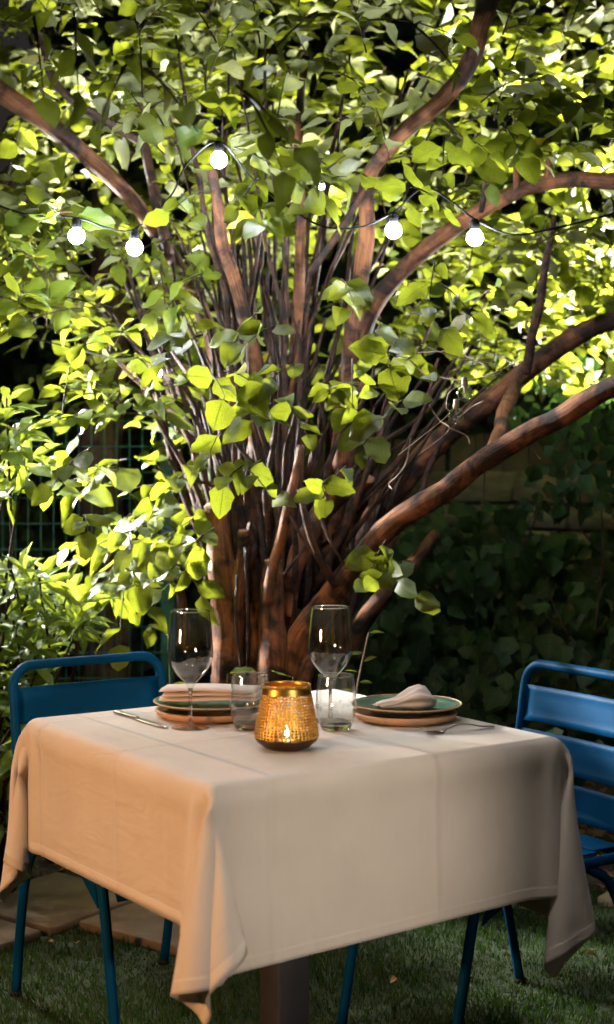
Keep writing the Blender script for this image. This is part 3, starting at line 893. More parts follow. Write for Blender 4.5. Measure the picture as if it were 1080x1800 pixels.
# ------------------------------------------------------------------ laurel shrubs at the left
def shrub(name, label, base, tips, size, nleaf, extra=()):
    root = empty(name, base)
    tag(root, label, "shrub", "leafy shrubs at the left of the table")
    Ls = Leaves()
    for (px, py, Y) in tips:
        tip = at(px, py, Y)
        mid = (tip + base) / 2 + Vector((random.uniform(-.1, .1), random.uniform(-.1, .1), .1))
        P = smooth_path([Vector(base) - base + rv(.02), mid - base, tip - base], 6)
        MB().tube(P, list(np.linspace(.008, .003, len(P))), 6, v0=random.random() * 9).build("stem", M['bark_thin'], root, fix=False)
        axis = (tip - mid).normalized() * .6 + Vector((0, -.25, .5)) + rv(.3)
        axis.normalize()
        a0 = random.random() * 6
        sx = axis.orthogonal().normalized(); sy = axis.cross(sx)
        for k in range(nleaf):
            a = a0 + k * 2.4
            el = random.uniform(-.25, .75)
            d = (sx * math.cos(a) + sy * math.sin(a)) * math.cos(el) + axis * math.sin(el) + Vector((0, 0, -.12))
            nrm = axis * 1.2 + Vector((0, -.2, .3)) - d * .3 + rv(.2)
            Ls.add(tip - axis * .09 * (k / nleaf), d, nrm, size * random.uniform(.7, 1.15))
    b, r = Ls.split(300)
    Ls.pieces("leaf", LANCE, M['laurel'], root, b)
    if len(r):
        o = Ls.mass("foliage", LANCE, M['laurel'], root, r); o.location = -Vector(base)
    return root


tips_up = [(12, 700, 4.0), (28, 745, 3.95), (45, 800, 4.0), (0, 780, 3.9), (-30, 720, 4.0), (15, 835, 4.05), (-35, 830, 4.0)]
shrub("laurel_shrub", "pale cream-green whorls of narrow leaves reaching in above the wire fence", Vector((-1.08, 4.15, 0)), tips_up, .115, 11)
tips_lo = []
for k in range(46):
    px = random.uniform(-60, 150); py = random.uniform(985, 1330)
    if px > 95 and py > 1150: px -= 70
    if py < 1040 and px > 90: px -= 60
    tips_lo.append((px, py, random.uniform(3.95, 4.5)))
tips_lo += [(150, 1085, 4.0), (140, 1060, 4.05), (120, 1040, 4.1), (20, 1000, 4.0), (60, 1010, 4.0), (45, 1300, 4.0), (10, 1420, 4.1), (0, 1360, 4.1), (20, 1470, 4.3), (-20, 1500, 4.3)]
shrub("laurel_shrub", "yellow-green narrow-leaved shrub filling the corner behind the left blue chair", Vector((-.92, 4.32, 0)), tips_lo, .105, 10)

# small leafy shoots round the trunk foot
def shoot(name, label, base, tip, n, size, shapes, mat, stem, group=None, face=.5):
    root = empty(name, base)
    tag(root, label, "plant", group)
    b, t = Vector(base), Vector(tip)
    P = smooth_path([Vector(), (t - b) * .5 + rv(.02), t - b], 6)
    MB().tube(P, list(np.linspace(.0045, .0018, len(P))), 6).build("stem", stem, root, fix=False)
    Ls = Leaves()
    for i in range(n):
        f = .3 + .7 * i / max(1, n - 1)
        q = P[min(int(f * (len(P) - 1)), len(P) - 1)] + b
        s = 1 if i % 2 else -1
        Ls.add(q, Vector((s, random.uniform(-.4, .2), random.uniform(-.1, .6))), Vector((0, -face, 1 - face)) + rv(.3), size * random.uniform(.75, 1.1))
    Ls.pieces("leaf", shapes, mat, root, range(len(Ls.p)))
    return root


G = "shoots round the foot of the tree"
shoot("leafy_shoot", "thin pale twig with small bright leaves standing behind the wine glass by the candle", at(615, 1330, 3.95), at(648, 1112, 3.9), 8, .045, LANCE, M['leaf'], M['stemwhite'], G)
shoot("leafy_shoot", "broad green leaves rising between the wine glass and the tumbler before the trunk", Vector((-.22, 4.05, 0)), at(400, 1185, 4.0), 6, .085, TREE_SHAPES, M['leaf'], M['stemgreen'], G)
shoot("leafy_shoot", "small yellow-green shoot behind the upright of the left chair and the wine glass", Vector((-.40, 4.1, 0)), at(296, 1115, 4.05), 9, .06, LANCE, M['leaf'], M['stemgreen'], G)
shoot("leafy_shoot", "low green sprig peeping over the table behind the candle holder", Vector((-.03, 4.0, 0)), at(515, 1190, 4.0), 5, .06, TREE_SHAPES, M['leaf'], M['stemgreen'], G)

# ------------------------------------------------------------------ wall, plank fence and ivy at the right
wall_a, wall_b = Vector((.55, 7.1, 0)), Vector((2.05, 4.9, 0))
wdir = (wall_b - wall_a).normalized(); wlen = (wall_b - wall_a).length
wall = empty("stone_wall", wall_a, math.atan2(wdir.y, wdir.x))
tag(wall, "old mossy stone wall receding behind the ivy at the right", "wall")
core = MB(); core.box((wlen / 2, .14, .62), (wlen, .24, 1.24)); core.build("wall_core", M['mortar'], wall, smooth=False)
stone_meshes = []
for k in range(6):
    mb = MB(); mb.box((0, 0, 0), (1, 1, 1))
    o = mb.build("stone", M['stone'], wall, bevel=.0)
    me = o.data
    bm = bmesh.new(); bm.from_mesh(me)
    bmesh.ops.bevel(bm, geom=bm.edges[:], offset=.06, segments=1, affect='EDGES')
    for v in bm.verts: v.co += rv(.018)
    bm.to_mesh(me); bm.free()
    stone_meshes.append(me); bpy.data.objects.remove(o)
z = 0.0
row = 0
while z < 1.26:
    h = random.uniform(.11, .19)
    x = -random.uniform(0, .2)
    while x < wlen:
        w = random.uniform(.22, .52)
        o = bpy.data.objects.new("stone", random.choice(stone_meshes)); col.objects.link(o); o.parent = wall
        o.location = (x + w / 2, .0 + random.uniform(-.012, .012), z + h / 2); o.scale = (w - .018, .09, h - .016)
        o.rotation_euler = (0, random.uniform(-.02, .02), 0)
        x += w
    z += h; row += 1

pf = empty("plank_fence", (-.2, 7.6, 0))
tag(pf, "dark weathered upright plank fence in the shade behind the tree", "fence")
pm = MB(); pm.box((0, 0, .75), (.135, .022, 1.5)); pmo = pm.build("plank", M['plank'], pf, bevel=.004)
pmo.location = (0, 0, 0)
for k in range(1, 20):
    c = pmo.copy(); col.objects.link(c); c.parent = pf
    c.location = (k * .146, random.uniform(-.006, .006), random.uniform(-.03, .02)); c.rotation_euler = (0, random.uniform(-.008, .008), 0)
for zz in (.35, 1.2):
    r = MB(); r.box((1.4, .035, zz), (2.95, .04, .08)); r.build("rail", M['plank'], pf, smooth=False)

ivy = empty("ivy", (.7, 5.3, 0))
tag(ivy, "dark green ivy covering the ground and wall behind the right blue chair", "ivy")
IL = Leaves()
def ivy_patch(x0, x1, y0, y1, Y0, Y1, n, size=.075):
    for _ in range(n):
        px, py = random.uniform(x0, x1), random.uniform(y0, y1)
        f = (py - y0) / (y1 - y0)
        Y = Y1 + (Y0 - Y1) * f + random.uniform(-.25, .25)
        p = at(px, py, Y)
        if p.z < .03: p.z = random.uniform(.03, .1)
        IL.add(p, Vector((random.uniform(-.7, .7), -.35, -.8)) + rv(.25), Vector((0, -1, .45)) + rv(.35), size * random.uniform(.6, 1.25))
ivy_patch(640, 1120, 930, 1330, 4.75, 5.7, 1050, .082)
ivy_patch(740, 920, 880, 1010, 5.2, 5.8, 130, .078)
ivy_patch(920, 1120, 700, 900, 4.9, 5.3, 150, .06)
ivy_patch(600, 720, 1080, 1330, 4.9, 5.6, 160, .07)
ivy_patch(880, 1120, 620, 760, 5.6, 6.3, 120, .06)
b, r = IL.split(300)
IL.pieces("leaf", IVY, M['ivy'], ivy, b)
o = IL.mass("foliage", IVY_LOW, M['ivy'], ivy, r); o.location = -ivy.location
for x0, y0, x1, y1, x2, y2, Y in [(1055, 860, 1060, 980, 1046, 1110, 4.8), (950, 880, 935, 930, 915, 960, 5.0), (1020, 870, 1022, 930, 1078, 990, 4.9), (962, 1015, 968, 1050, 1000, 1120, 5.0), (850, 760, 852, 830, 848, 900, 4.9)]:
    P = smooth_path([at(x0, y0, Y) - ivy.location, at(x1, y1, Y) - ivy.location, at(x2, y2, Y) - ivy.location], 6)
    MB().tube(P, .003, 6).build("vine", M['bark_thin'], ivy, fix=False)

# ------------------------------------------------------------------ wire fence at the left, far trunk and far hedge
fence = empty("wire_fence", (-2.3, 6.0, 0))
tag(fence, "green welded wire mesh fence with a square green post, behind the left chair", "fence")
vw = MB(); vw.tube([(0, 0, .03), (0, 0, 1.52)], .0026, 6); vwo = vw.build("vertical_wire", M['green'], fence)
for k in range(1, 33):
    c = vwo.copy(); col.objects.link(c); c.parent = fence; c.location = (k * .0535, 0, 0)
hw = MB(); hw.tube([(-.02, -.0055, 0), (1.74, -.0055, 0)], .0028, 6); hwo = hw.build("horizontal_wire", M['green'], fence)
hwo.location = (0, 0, .10)
for k in range(1, 14):
    c = hwo.copy(); col.objects.link(c); c.parent = fence; c.location = (0, 0, .10 + k * .1085)
for xx in (.18, 1.71):
    p_ = MB(); p_.box((xx, .035, .80), (.055, .055, 1.60)); p_.build("post", M['green'], fence, bevel=.004)

ft = empty("far_tree", (-.98, 6.9, 0))
tag(ft, "greyish bare tree trunk standing in the dark beyond the wire fence", "tree")
MB().tube([(0, 0, -.05), (.02, 0, .6), (-.03, .02, 1.3), (.03, 0, 2.1), (.0, .1, 3.2)], [.13, .11, .10, .095, .08], 14).build("trunk", M['bark_far'], ft)
HL = Leaves()
for _ in range(420):
    p = ft.location + Vector((random.gauss(0, .6), random.gauss(.3, .5), random.gauss(3.1, .5)))
    HL.add(p, rv(1), Vector((0, -.3, 1)) + rv(.5), .09)
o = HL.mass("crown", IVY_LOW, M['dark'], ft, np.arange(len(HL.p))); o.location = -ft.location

HL = Leaves()
hedge = empty("hedge", (0, 9.2, 0))
tag(hedge, "tall dark hedge closing the garden far behind the tree", "hedge")
cm = MB(); cm.box((1.5, .55, 2.3), (6.6, .7, 4.5)); cm.box((-3.3, .55, 1.5), (2.95, .7, 2.9)); cm.build("hedge_core", M['soil'], hedge, smooth=False)
for _ in range(7500):
    p = Vector((random.uniform(-3.6, 3.6), 9.2 + random.gauss(0, .14), random.uniform(0, 4.7)))
    if p.x < -1.75 and p.z > 3.0 + random.gauss(0, .1): continue
    HL.add(p, Vector((random.uniform(-.8, .8), -.4, -.7)) + rv(.3), Vector((0, -1, .5)) + rv(.4), random.uniform(.08, .15))
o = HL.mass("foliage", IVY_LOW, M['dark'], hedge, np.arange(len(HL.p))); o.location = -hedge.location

# leaf litter over the bed and small clods at its rim
LL = Leaves()
for _ in range(900):
    x = random.uniform(-1.6, 1.6); y = random.uniform(4.25, 6)
    if not inside_bed(x, y): continue
    LL.add((x, y, random.uniform(.008, .03)), Vector((random.uniform(-1, 1), random.uniform(-1, 1), random.uniform(-.1, .2))), Vector((0, 0, 1)) + rv(.3), random.uniform(.03, .07))
LL.mass("leaf_litter", IVY_LOW, M['dead'], None, np.arange(len(LL.p)))

fl = [(45, 1661, "pale fallen leaf on the grass beside the left chair's rear leg", .02), (95, 1680, "whitish fallen leaf on the dark grass between the two legs of the left chair", .022),
      (134, 1682, "reddish fallen leaf on the grass just left of the near blue leg", .022), (1027, 1700, "round tan fallen leaf on the grass under the right corner of the tablecloth", .034), (700, 1745, "curled brown fallen leaf on the lawn between the thin right-hand legs", .02)]
for px, py, lab, s in fl:
    g = ground(px, py)
    V, F, UV = leaf_shape(.8, .2, .5, .9, .06, seed=int(px))
    me = mesh_np("fallen_leaf", V * s * 1.0, F, UV)
    o = link("fallen_leaf", me, None, M['dead']); o.location = g + Vector((0, 0, .036)); o.rotation_euler = (random.uniform(-.3, .3), random.uniform(-.3, .3), random.random() * 6)
    tag(o, lab, "leaf", "fallen leaves on the lawn")

# ------------------------------------------------------------------ table and cloth
TC = Vector((-.047, 2.95, 0)); TR = R(33.1); TOP = .75; HALF = .40
table = empty("dining_table", TC, TR)
tag(table, "square bistro table on one brown square post, under the cream tablecloth", "table")
mb = MB(); mb.box((0, 0, .733), (.79, .79, .028)); mb.build("tabletop", M['post'], table, bevel=.004)
mb = MB(); mb.box((0, 0, .37), (.076, .076, .70)); mb.build("pedestal", M['post'], table, bevel=.004)
mb = MB(); mb.box((0, 0, .012), (.44, .44, .022)); mb.build("base_plate", M['post'], table, bevel=.004)
mb = MB(); mb.box((0, 0, .708), (.5, .06, .02)); mb.box((0, 0, .7075), (.06, .5, .019)); mb.build("bracket", M['post'], table, smooth=False)


def drape(n=101, side=1.42, steps=420, iters=5):
    """a square cloth falling over the square top (position based)"""
    h = side / (n - 1)
    g = np.linspace(-side / 2, side / 2, n)
    a = R(1.6)
    gx, gy = np.meshgrid(g, g, indexing='ij')
    X = np.stack([gx * math.cos(a) - gy * math.sin(a), gx * math.sin(a) + gy * math.cos(a), np.zeros_like(gx)], 2)
    X[..., 0] += .045
    r2 = np.random.default_rng(5)
    ew = HALF + .003
    free = (np.abs(X[..., 0]) > HALF - .004) | (np.abs(X[..., 1]) > HALF - .004)
    X[..., 2] += np.where(free, r2.normal(0, .0006, gx.shape), 0)
    anchor = np.stack([np.clip(X[..., 0], -HALF, HALF), np.clip(X[..., 1], -HALF, HALF), np.zeros_like(gx)], 2)
    reach = np.linalg.norm(X[..., :2] - anchor[..., :2], axis=2) * 1.0 + .004
    Vel = np.zeros_like(X)
    w = free.astype(float)
    cons = []
    def grp(di, dj, k, mod):
        d = h * math.hypot(di, dj)
        i = np.arange(n); j = np.arange(n)
        I, J = np.meshgrid(i, j, indexing='ij')
        ok = (I + di < n) & (J + dj >= 0) & (J + dj < n)
        for par in range(2):
            sel = ok & (((I if di else J) // mod) % 2 == par)
            A = (I[sel], J[sel]); B = (I[sel] + di, J[sel] + dj)
            wa, wb = w[A], w[B]
            ws = wa + wb; m = ws > 0
            A = (A[0][m], A[1][m]); B = (B[0][m], B[1][m])
            cons.append((A, B, d, (k * wa[m] / ws[m])[:, None], (k * wb[m] / ws[m])[:, None]))
    grp(4, 0, .035, 4); grp(0, 4, .035, 4); grp(2, 0, .1, 2); grp(0, 2, .1, 2); grp(1, 1, .4, 1); grp(1, -1, .4, 1); grp(1, 0, 1, 1); grp(0, 1, 1, 1)
    dt = 1 / 90
    for s in range(steps):
        Vel[..., 2] -= 9.8 * dt
        Vel *= .975
        prev = X.copy()
        X = X + Vel * dt * w[..., None]
        for it in range(iters):
            for A, B, d, ka, kb in cons:
                D = X[B] - X[A]
                L = np.sqrt((D * D).sum(1))[:, None] + 1e-9
                c = D * ((L - d) / L)
                X[A] += c * ka; X[B] -= c * kb
            # no thread longer than its way to the table edge
            D = X - anchor; L = np.linalg.norm(D, axis=2) + 1e-9
            X = anchor + D * np.minimum(1, reach / L)[..., None]
            ax, ay = np.abs(X[..., 0]), np.abs(X[..., 1])
            inside = (ax < ew) & (ay < ew) & (X[..., 2] < 0)
            px, py = ew - ax, ew - ay
            top = inside & (-X[..., 2] <= np.minimum(px, py)); X[..., 2] = np.where(top, 0, X[..., 2])
            sx = inside & ~top & (px <= py); X[..., 0] = np.where(sx, np.sign(X[..., 0]) * ew, X[..., 0])
            sy = inside & ~top & ~sx; X[..., 1] = np.where(sy, np.sign(X[..., 1]) * ew, X[..., 1])
        Vel = (X - prev) / dt
    return X, np.stack([gx, gy], 2)


CX, CUV = drape()
CX[..., 2] += TOP + .002
n_ = CX.shape[0]
ii, jj = np.meshgrid(np.arange(n_ - 1), np.arange(n_ - 1), indexing='ij')
q = ii * n_ + jj
CF = np.stack([q, q + n_, q + n_ + 1, q + 1], 2).reshape(-1, 4)
cme = mesh_np("tablecloth", CX.reshape(-1, 3), CF, CUV.reshape(-1, 2))
cloth = link("tablecloth", cme, None, M['cloth'])
cloth.location = TC; cloth.rotation_euler = (0, 0, TR)
sb_ = cloth.modifiers.new("smooth", 'SUBSURF'); sb_.levels = sb_.render_levels = 1
sm = cloth.modifiers.new("thickness", 'SOLIDIFY'); sm.thickness = .0016; sm.offset = 1
tag(cloth, "cream linen tablecloth draped over the square table, corners hanging low", "tablecloth")
CT = TOP + .0045       # cloth surface

# ------------------------------------------------------------------ blue chairs
def make_chair():
    root = empty("metal_chair")
    m = M['blue']
    r = .0118
    def arc(c, a0, a1, rad, ax, az, n=6):
        return [Vector(c) + ax * (rad * math.cos(a0 + (a1 - a0) * i / n)) + az * (rad * math.sin(a0 + (a1 - a0) * i / n)) for i in range(n + 1)]
    lean = Vector((0, -.06, .39)).normalized()
    ax = Vector((1, 0, 0))
    hw, H, rc = .205, .385, .055
    o0 = Vector((0, 0, .425))
    pts = [o0 - ax * hw] + [o0 - ax * hw + lean * t for t in (.1, .2, .3)]
    pts += [o0 + ax * (-hw + rc) + lean * (H - rc) + ax * (-rc * math.cos(a)) + lean * (rc * math.sin(a)) for a in np.linspace(0, math.pi / 2, 7)]
    pts += [o0 + ax * (hw - rc) + lean * (H - rc) + ax * (rc * math.sin(a)) + lean * (rc * math.cos(a)) for a in np.linspace(0, math.pi / 2, 7)]
    pts += [o0 + ax * hw + lean * t for t in (.3, .2, .1)] + [o0 + ax * hw]
    MB().tube(pts, r, 14).build("back_frame", m, root, fix=False)
    # three back slats, slightly hollow, with rolled lips
    for z0, z1 in ((.665, .752), (.556, .645), (.456, .537)):
        mb = MB(); nx, nz = 10, 6
        grid = []
        for side in (1, -1):
            for k in range(nz + 1):
                for i in range(nx + 1):
                    x = -hw + .006 + (2 * hw - .012) * i / nx
                    zt = k / nz
                    zz = z0 + (z1 - z0) * zt
                    t = (zz - o0.z) / lean.z
                    y = lean.y * t + .004 * side * .5 - .008 * math.sin(math.pi * i / nx) + (.004 if k in (0, nz) else 0)
                    grid.append((x, y, zz))
        W = nx + 1; off = W * (nz + 1)
        fs = []
        for k in range(nz):
            for i in range(nx):
                a = k * W + i
                fs.append((a, a + 1, a + W + 1, a + W)); fs.append((off + a, off + a + W, off + a + W + 1, off + a + 1))
        for i in range(nx):
            fs.append((i + 1, i, off + i, off + i + 1)); a = nz * W + i; fs.append((a, a + 1, off + a + 1, off + a))
        for k in range(nz):
            a = k * W; fs.append((a, a + W, off + a + W, off + a)); a = k * W + nx; fs.append((a + W, a, off + a, off + a + W))
        mb.add(grid, fs); mb.build("back_slat", m, root)
    # seat frame: rounded loop of tube
    x1, y0, y1, rc2, zs = .205, .0, .44, .06, .418
    loop = []
    for cx, cy, a0 in ((x1 - rc2, y1 - rc2, 0), (-x1 + rc2, y1 - rc2, 90), (-x1 + rc2, y0 + rc2, 180), (x1 - rc2, y0 + rc2, 270)):
        for k in range(6):
            a = R(a0 + 90 * k / 5); loop.append((cx + rc2 * math.cos(a), cy + rc2 * math.sin(a), zs))
    loop.append(loop[0])
    MB().tube(loop, .0115, 10, cap=False).build("seat_frame", m, root, fix=False)
    for k in range(5):
        yy = .045 + k * .087
        mb = MB(); mb.box((0, yy, .434), (.395 if 0 < k < 4 else .36, .08, .004)); mb.build("seat_slat", m, root, bevel=.0015)
    mb = MB(); mb.add([(-.19, .452, .43), (.19, .452, .43), (.17, .458, .345), (-.17, .458, .345), (-.19, .446, .43), (.19, .446, .43), (.17, .452, .345), (-.17, .452, .345)],
                      [(0, 3, 2, 1), (4, 5, 6, 7), (0, 1, 5, 4), (2, 3, 7, 6), (1, 2, 6, 5), (0, 4, 7, 3)])
    mb.build("front_apron", m, root, smooth=False)
    for s in (-1, 1):
        P = smooth_path([(s * .2, .13, .41), (s * .206, .06, .36), (s * .208, .015, .24), (s * .205, -.035, .0)], 6)
        l = MB().tube(P, .0118, 12).build("leg", m, root, fix=False)
        MB().tube([P[-1] + Vector((0, .001, .014)), P[-1] + Vector((0, 0, -.0))], .0148, 10).build("foot_cap", M['black'], l)
        P = smooth_path([(s * .2, .43, .41), (s * .2, .453, .33), (s * .197, .515, .0)], 6)
        l = MB().tube(P, .0118, 12).build("leg", m, root, fix=False)
        MB().tube([P[-1] + Vector((0, 0, .014)), P[-1] + Vector((0, 0, -.0))], .0148, 10).build("foot_cap", M['black'], l)
        # triangular gusset between side rail and front leg
        mb = MB(); mb.add([(s * .203, .40, .405), (s * .203, .29, .408), (s * .206, .43, .33), (s * .199, .40, .405), (s * .199, .29, .408), (s * .202, .43, .33)], [(0, 1, 2), (5, 4, 3), (0, 3, 4, 1), (1, 4, 5, 2), (2, 5, 3, 0)])
        mb.build("gusset", m, root, smooth=False)
    return root


chair = make_chair()
chair.location = (-.525, 3.575, 0); chair.rotation_euler = (0, 0, R(213.8))
tag(chair, "blue metal slatted chair at the left, shrub leaves seen through its back", "chair", "blue garden chairs at the table")
c2 = copy_tree(chair)
c2.location = (.618, 3.385, 0); c2.rotation_euler = (0, 0, R(122.7))
tag(c2, "blue metal slatted chair in front of the dark ivy, cut by the picture edge", "chair", "blue garden chairs at the table")

# ------------------------------------------------------------------ things on the table
def on_table(px, py):
    Y = (CAM_H - CT) * 2500 / (py - 840)
    return Vector(((px - 540) / 2500 * Y, Y, CT))


def dense(prof, n=5):
    P = smooth_path([(r, 0, z) for r, z in prof], n)
    return [(max(p.x, 0), p.z) for p in P]


def wall_profile(outer, t, floor_z):
    """outer wall from bottom to rim, rounded lip, inner wall back down to the inside floor"""
    o = dense(outer)
    r1, z1 = o[-1]
    o = [p for p in o[:-1] if p[1] < z1 - .0012] + [(r1, z1 - .001), (r1, z1)]
    inner = [(max(r - t, 0.0), z) for r, z in o[::-1] if z > floor_z + .004]
    r0 = inner[-1][0]
    inner += [(r0 * .8, floor_z + .0016), (r0 * .45, floor_z + .0003), (0, floor_z)]
    return o + [(r1 - t * .5, z1 + t * .45)] + inner


def ringl(r, z, t, parent):
    """fire-polished lip: a thin solid glass ring"""
    MB().lathe([(r + t * math.cos(a), z + t * math.sin(a)) for a in np.linspace(0, 2 * math.pi, 9)[:-1]], 64, closed=True).build("rim", M['glass'], parent)


def wine_glass(loc, label):
    root = empty("wine_glass", loc)
    tag(root, label, "wine glass", "wine glasses on the table")
    outer = [(.0050, .0822), (.012, .094), (.027, .110), (.040, .128), (.0468, .146), (.0474, .160), (.0455, .185), (.0427, .215), (.0398, .2415)]
    MB().lathe(wall_profile(outer, .0011, .094), 64).build("bowl", M['thin_glass'], root)
    ringl(.0398 - .0005, .2418, .00115, root)
    MB().lathe(dense([(.0062, .0058), (.0048, .014), (.0036, .030), (.0033, .055), (.0038, .075), (.0050, .0825)]) + [(0, .0830)], 24).build("stem", M['glass'], root)
    MB().lathe([(0, .0002), (.038, .0002), (.0392, .0010), (.0385, .0018), (.025, .0028), (.012, .0042), (.0062, .0056), (0, .0056)], 56).build("foot", M['thin_glass'], root)
    return root


def tumbler(loc, label):
    root = empty("water_tumbler", loc)
    tag(root, label, "tumbler", "water tumblers on the table")
    o = [(.0335, .0125), (.037, .020), (.0412, .035), (.0428, .050), (.0415, .072), (.0390, .094), (.0368, .1105)]
    MB().lathe(wall_profile(o, .0012, .0135), 64).build("body", M['thin_glass'], root)
    ringl(.0368 - .0006, .1109, .0012, root)
    MB().lathe([(0, .0003), (.0275, .0003), (.0292, .0008), (.0305, .0022), (.0325, .0085), (.0334, .0118), (.0325, .0123), (.02, .0112), (0, .0108)], 56).build("base", M['glass'], root)
    return root


wine_glass(on_table(335, 1280), "tall stemmed wine glass standing before the left plate with the folded napkin")
wine_glass(on_table(581, 1268), "tall stemmed wine glass behind the tumbler, right of the candle holder")
tumbler(on_table(440, 1281), "stemless glass tumbler left of the candle holder, before the folded napkin")
tumbler(on_table(591, 1282), "stemless glass tumbler just right of the candle holder, before the wine glass")


def place_plate(loc, label_c, label_p, rc=.125, rp=.127, shift=(0, 0)):
    ch = empty("charger_plate", loc)
    tag(ch, label_c, "charger", "wooden chargers under the green plates")
    MB().lathe([(0, .0002), (rc - .022, .0002), (rc - .006, .006), (rc, .015), (rc - .003, .0185), (rc - .010, .0175), (rc - .02, .0135), (0, .0125)], 64).build("plate", M['wood'], ch)
    p = empty("dinner_plate", Vector(loc) + Vector((shift[0], shift[1], .0188)))
    tag(p, label_p, "plate", "green plates on the table")
    MB().lathe([(0, .0002), (.07, .0002), (.075, .002), (rp - .012, .0085), (rp, .0135), (rp - .0006, .0162), (rp - .014, .0125), (.088, .008), (.076, .0052), (0, .0048)], 64).build("glazed_top", M['glaze'], p)
    MB().lathe([(rp + .0002, .0134), (rp + .0014, .0152), (rp, .0168), (rp - .0022, .0162)], 64, closed=True).build("rim", M['wood'], p)
    return ch


PL, PR = on_table(374, 1258), on_table(712, 1264)
place_plate(PL, "round wooden charger under the left plate, partly behind the wine glass", "green glazed plate at the left place with the flat folded napkin on it")
place_plate(PR, "round wooden charger under the right plate, beside the fork", "green glazed plate at the right place with the bunched napkin on it", rc=.112, rp=.117, shift=(.004, .004))

# folded napkin: three soft layers
nk = empty("folded_napkin", PL + Vector((.0, -.012, .036)), R(-11))
tag(nk, "flat folded cream napkin lying across the left green plate", "napkin")
for k, (dz, sx, sy, ox) in enumerate([(0, .212, .088, 0), (.0095, .206, .082, .004), (.019, .208, .084, -.002)]):
    nx, ny = 16, 6
    V = []; UV = []
    for s in (0, 1):
        for j in range(ny + 1):
            for i in range(nx + 1):
                x = (i / nx - .5) * sx + ox; y = (j / ny - .5) * sy
                e = 1 - max(abs(i / nx - .5) * 2, 0) ** 8
                ey = 1 - (abs(j / ny - .5) * 2) ** 4
                z = dz + .0035 * math.sin(x * 26 + k) * .5 + .004 * math.sin(x * 11 + 1) + (.0088 * (.35 + .65 * ey) if s else .001 * (1 - ey)) + .006 * (x / .1) ** 2 * .3
                V.append((x + .002 * math.sin(y * 60 + k), y, z)); UV.append((x, y))
    W = nx + 1; off = W * (ny + 1); F = []
    for j in range(ny):
        for i in range(nx):
            a = j * W + i
            F += [(off + a, off + a + 1, off + a + W + 1, off + a + W), (a, a + W, a + W + 1, a + 1)]
    for i in range(nx):
        F += [(i, i + 1, off + i + 1, off + i)]; a = ny * W + i; F += [(a + 1, a, off + a, off + a + 1)]
    for j in range(ny):
        a = j * W; F += [(a + W, a, off + a, off + a + W)]; a = j * W + nx; F += [(a, a + W, off + a + W, off + a)]
    mb = MB(); mb.add(V, F, UV); mb.build("fold_layer", M['napkin'], nk)

# bunched napkin: pleated bulb with a gathered tail
nb = empty("bunched_napkin", PR + Vector((.008, -.012, .030)), R(8))
nb.scale = (1, 1, .82)
tag(nb, "cream napkin gathered into a bunch on the right green plate", "napkin")
def pleat(prof, seg, ridges, amp, seed):
    r_ = random.Random(seed)
    ph = [r_.uniform(0, 6) for _ in range(5)]
    V = []; UV = []; F = []
    for i, (x, rad, cz, flat) in enumerate(prof):
        for k in range(seg):
            a = 2 * math.pi * k / seg
            m = 1 + amp * (math.sin(a * ridges + ph[0] + i * .35) * .6 + math.sin(a * (ridges - 3) + ph[1] - i * .5) * .5 + math.sin(a * 2 + ph[2] + i * .7) * .35)
            V.append((x + .004 * math.sin(a * 3 + ph[3] + i), rad * m * math.cos(a), max(cz + rad * flat * m * math.sin(a), -.012))); UV.append((k / seg * .2, i * .02))
    n = len(prof)
    for i in range(n - 1):
        for k in range(seg):
            a, b = i * seg + k, i * seg + (k + 1) % seg
            F.append((a, b, b + seg, a + seg))
    F.append(tuple(range(seg))[::-1]); F.append(tuple(range((n - 1) * seg, n * seg)))
    mb = MB(); mb.add(V, F, UV)
    return mb
pleat([(-.066, .017, .004, .45), (-.058, .021, .006, .5), (-.044, .020, .007, .55), (-.028, .019, .009, .65), (-.014, .022, .014, .8), (.002, .030, .019, .85), (.018, .035, .022, .85), (.034, .034, .020, .85), (.046, .026, .015, .8), (.054, .014, .010, .7), (.056, .004, .009, .6)], 44, 8, .13, 3).build("bunch", M['napkin'], nb)
pleat([(-.074, .010, .004, .35), (-.060, .016, .008, .3), (-.04, .014, .013, .3), (-.018, .011, .018, .4)], 30, 5, .15, 9).build("tail_fold", M['napkin'], nb)

# candle holder
ch_loc = on_table(504, 1316)
hold = empty("candle_holder", ch_loc)
tag(hold, "glowing pierced golden candle holder with dark base in the middle of the table", "candle holder")
def holder_r(z):
    pts = [(0, .036), (.006, .045), (.016, .0575), (.024, .0620), (.034, .0612), (.06, .0568), (.09, .0512), (.108, .0476), (.122, .0452)]
    return float(np.interp(z, [p[0] for p in pts], [p[1] for p in pts]))
prof = [(0, .0004), (.034, .0004)] + [(holder_r(z), z) for z in (.003, .006, .011, .016, .020, .0235)]
prof += [(holder_r(.0235) - .0016, .0237), (holder_r(.016) - .002, .016), (holder_r(.006) - .002, .0065), (.032, .004), (0, .004)]
MB().lathe(prof, 72).build("dark_base", M['bronze'], hold)
NA, NZ = 48, 15
z0, z1 = .0242, .106
rj = random.Random(2)
SV, SF = [], []
def shell_pt(a, z):
    r = holder_r(z)
    return (r * math.cos(a), r * math.sin(a), z)
gridp = [[(2 * math.pi * i / NA + (0 if j in (0, NZ) else rj.uniform(-.022, .022)), z0 + (z1 - z0) * j / NZ + (0 if j in (0, NZ) else rj.uniform(-.0010, .0010))) for i in range(NA)] for j in range(NZ + 1)]
base_i = {}
for j in range(NZ + 1):
    for i in range(NA):
        base_i[i, j] = len(SV); SV.append(shell_pt(*gridp[j][i]))
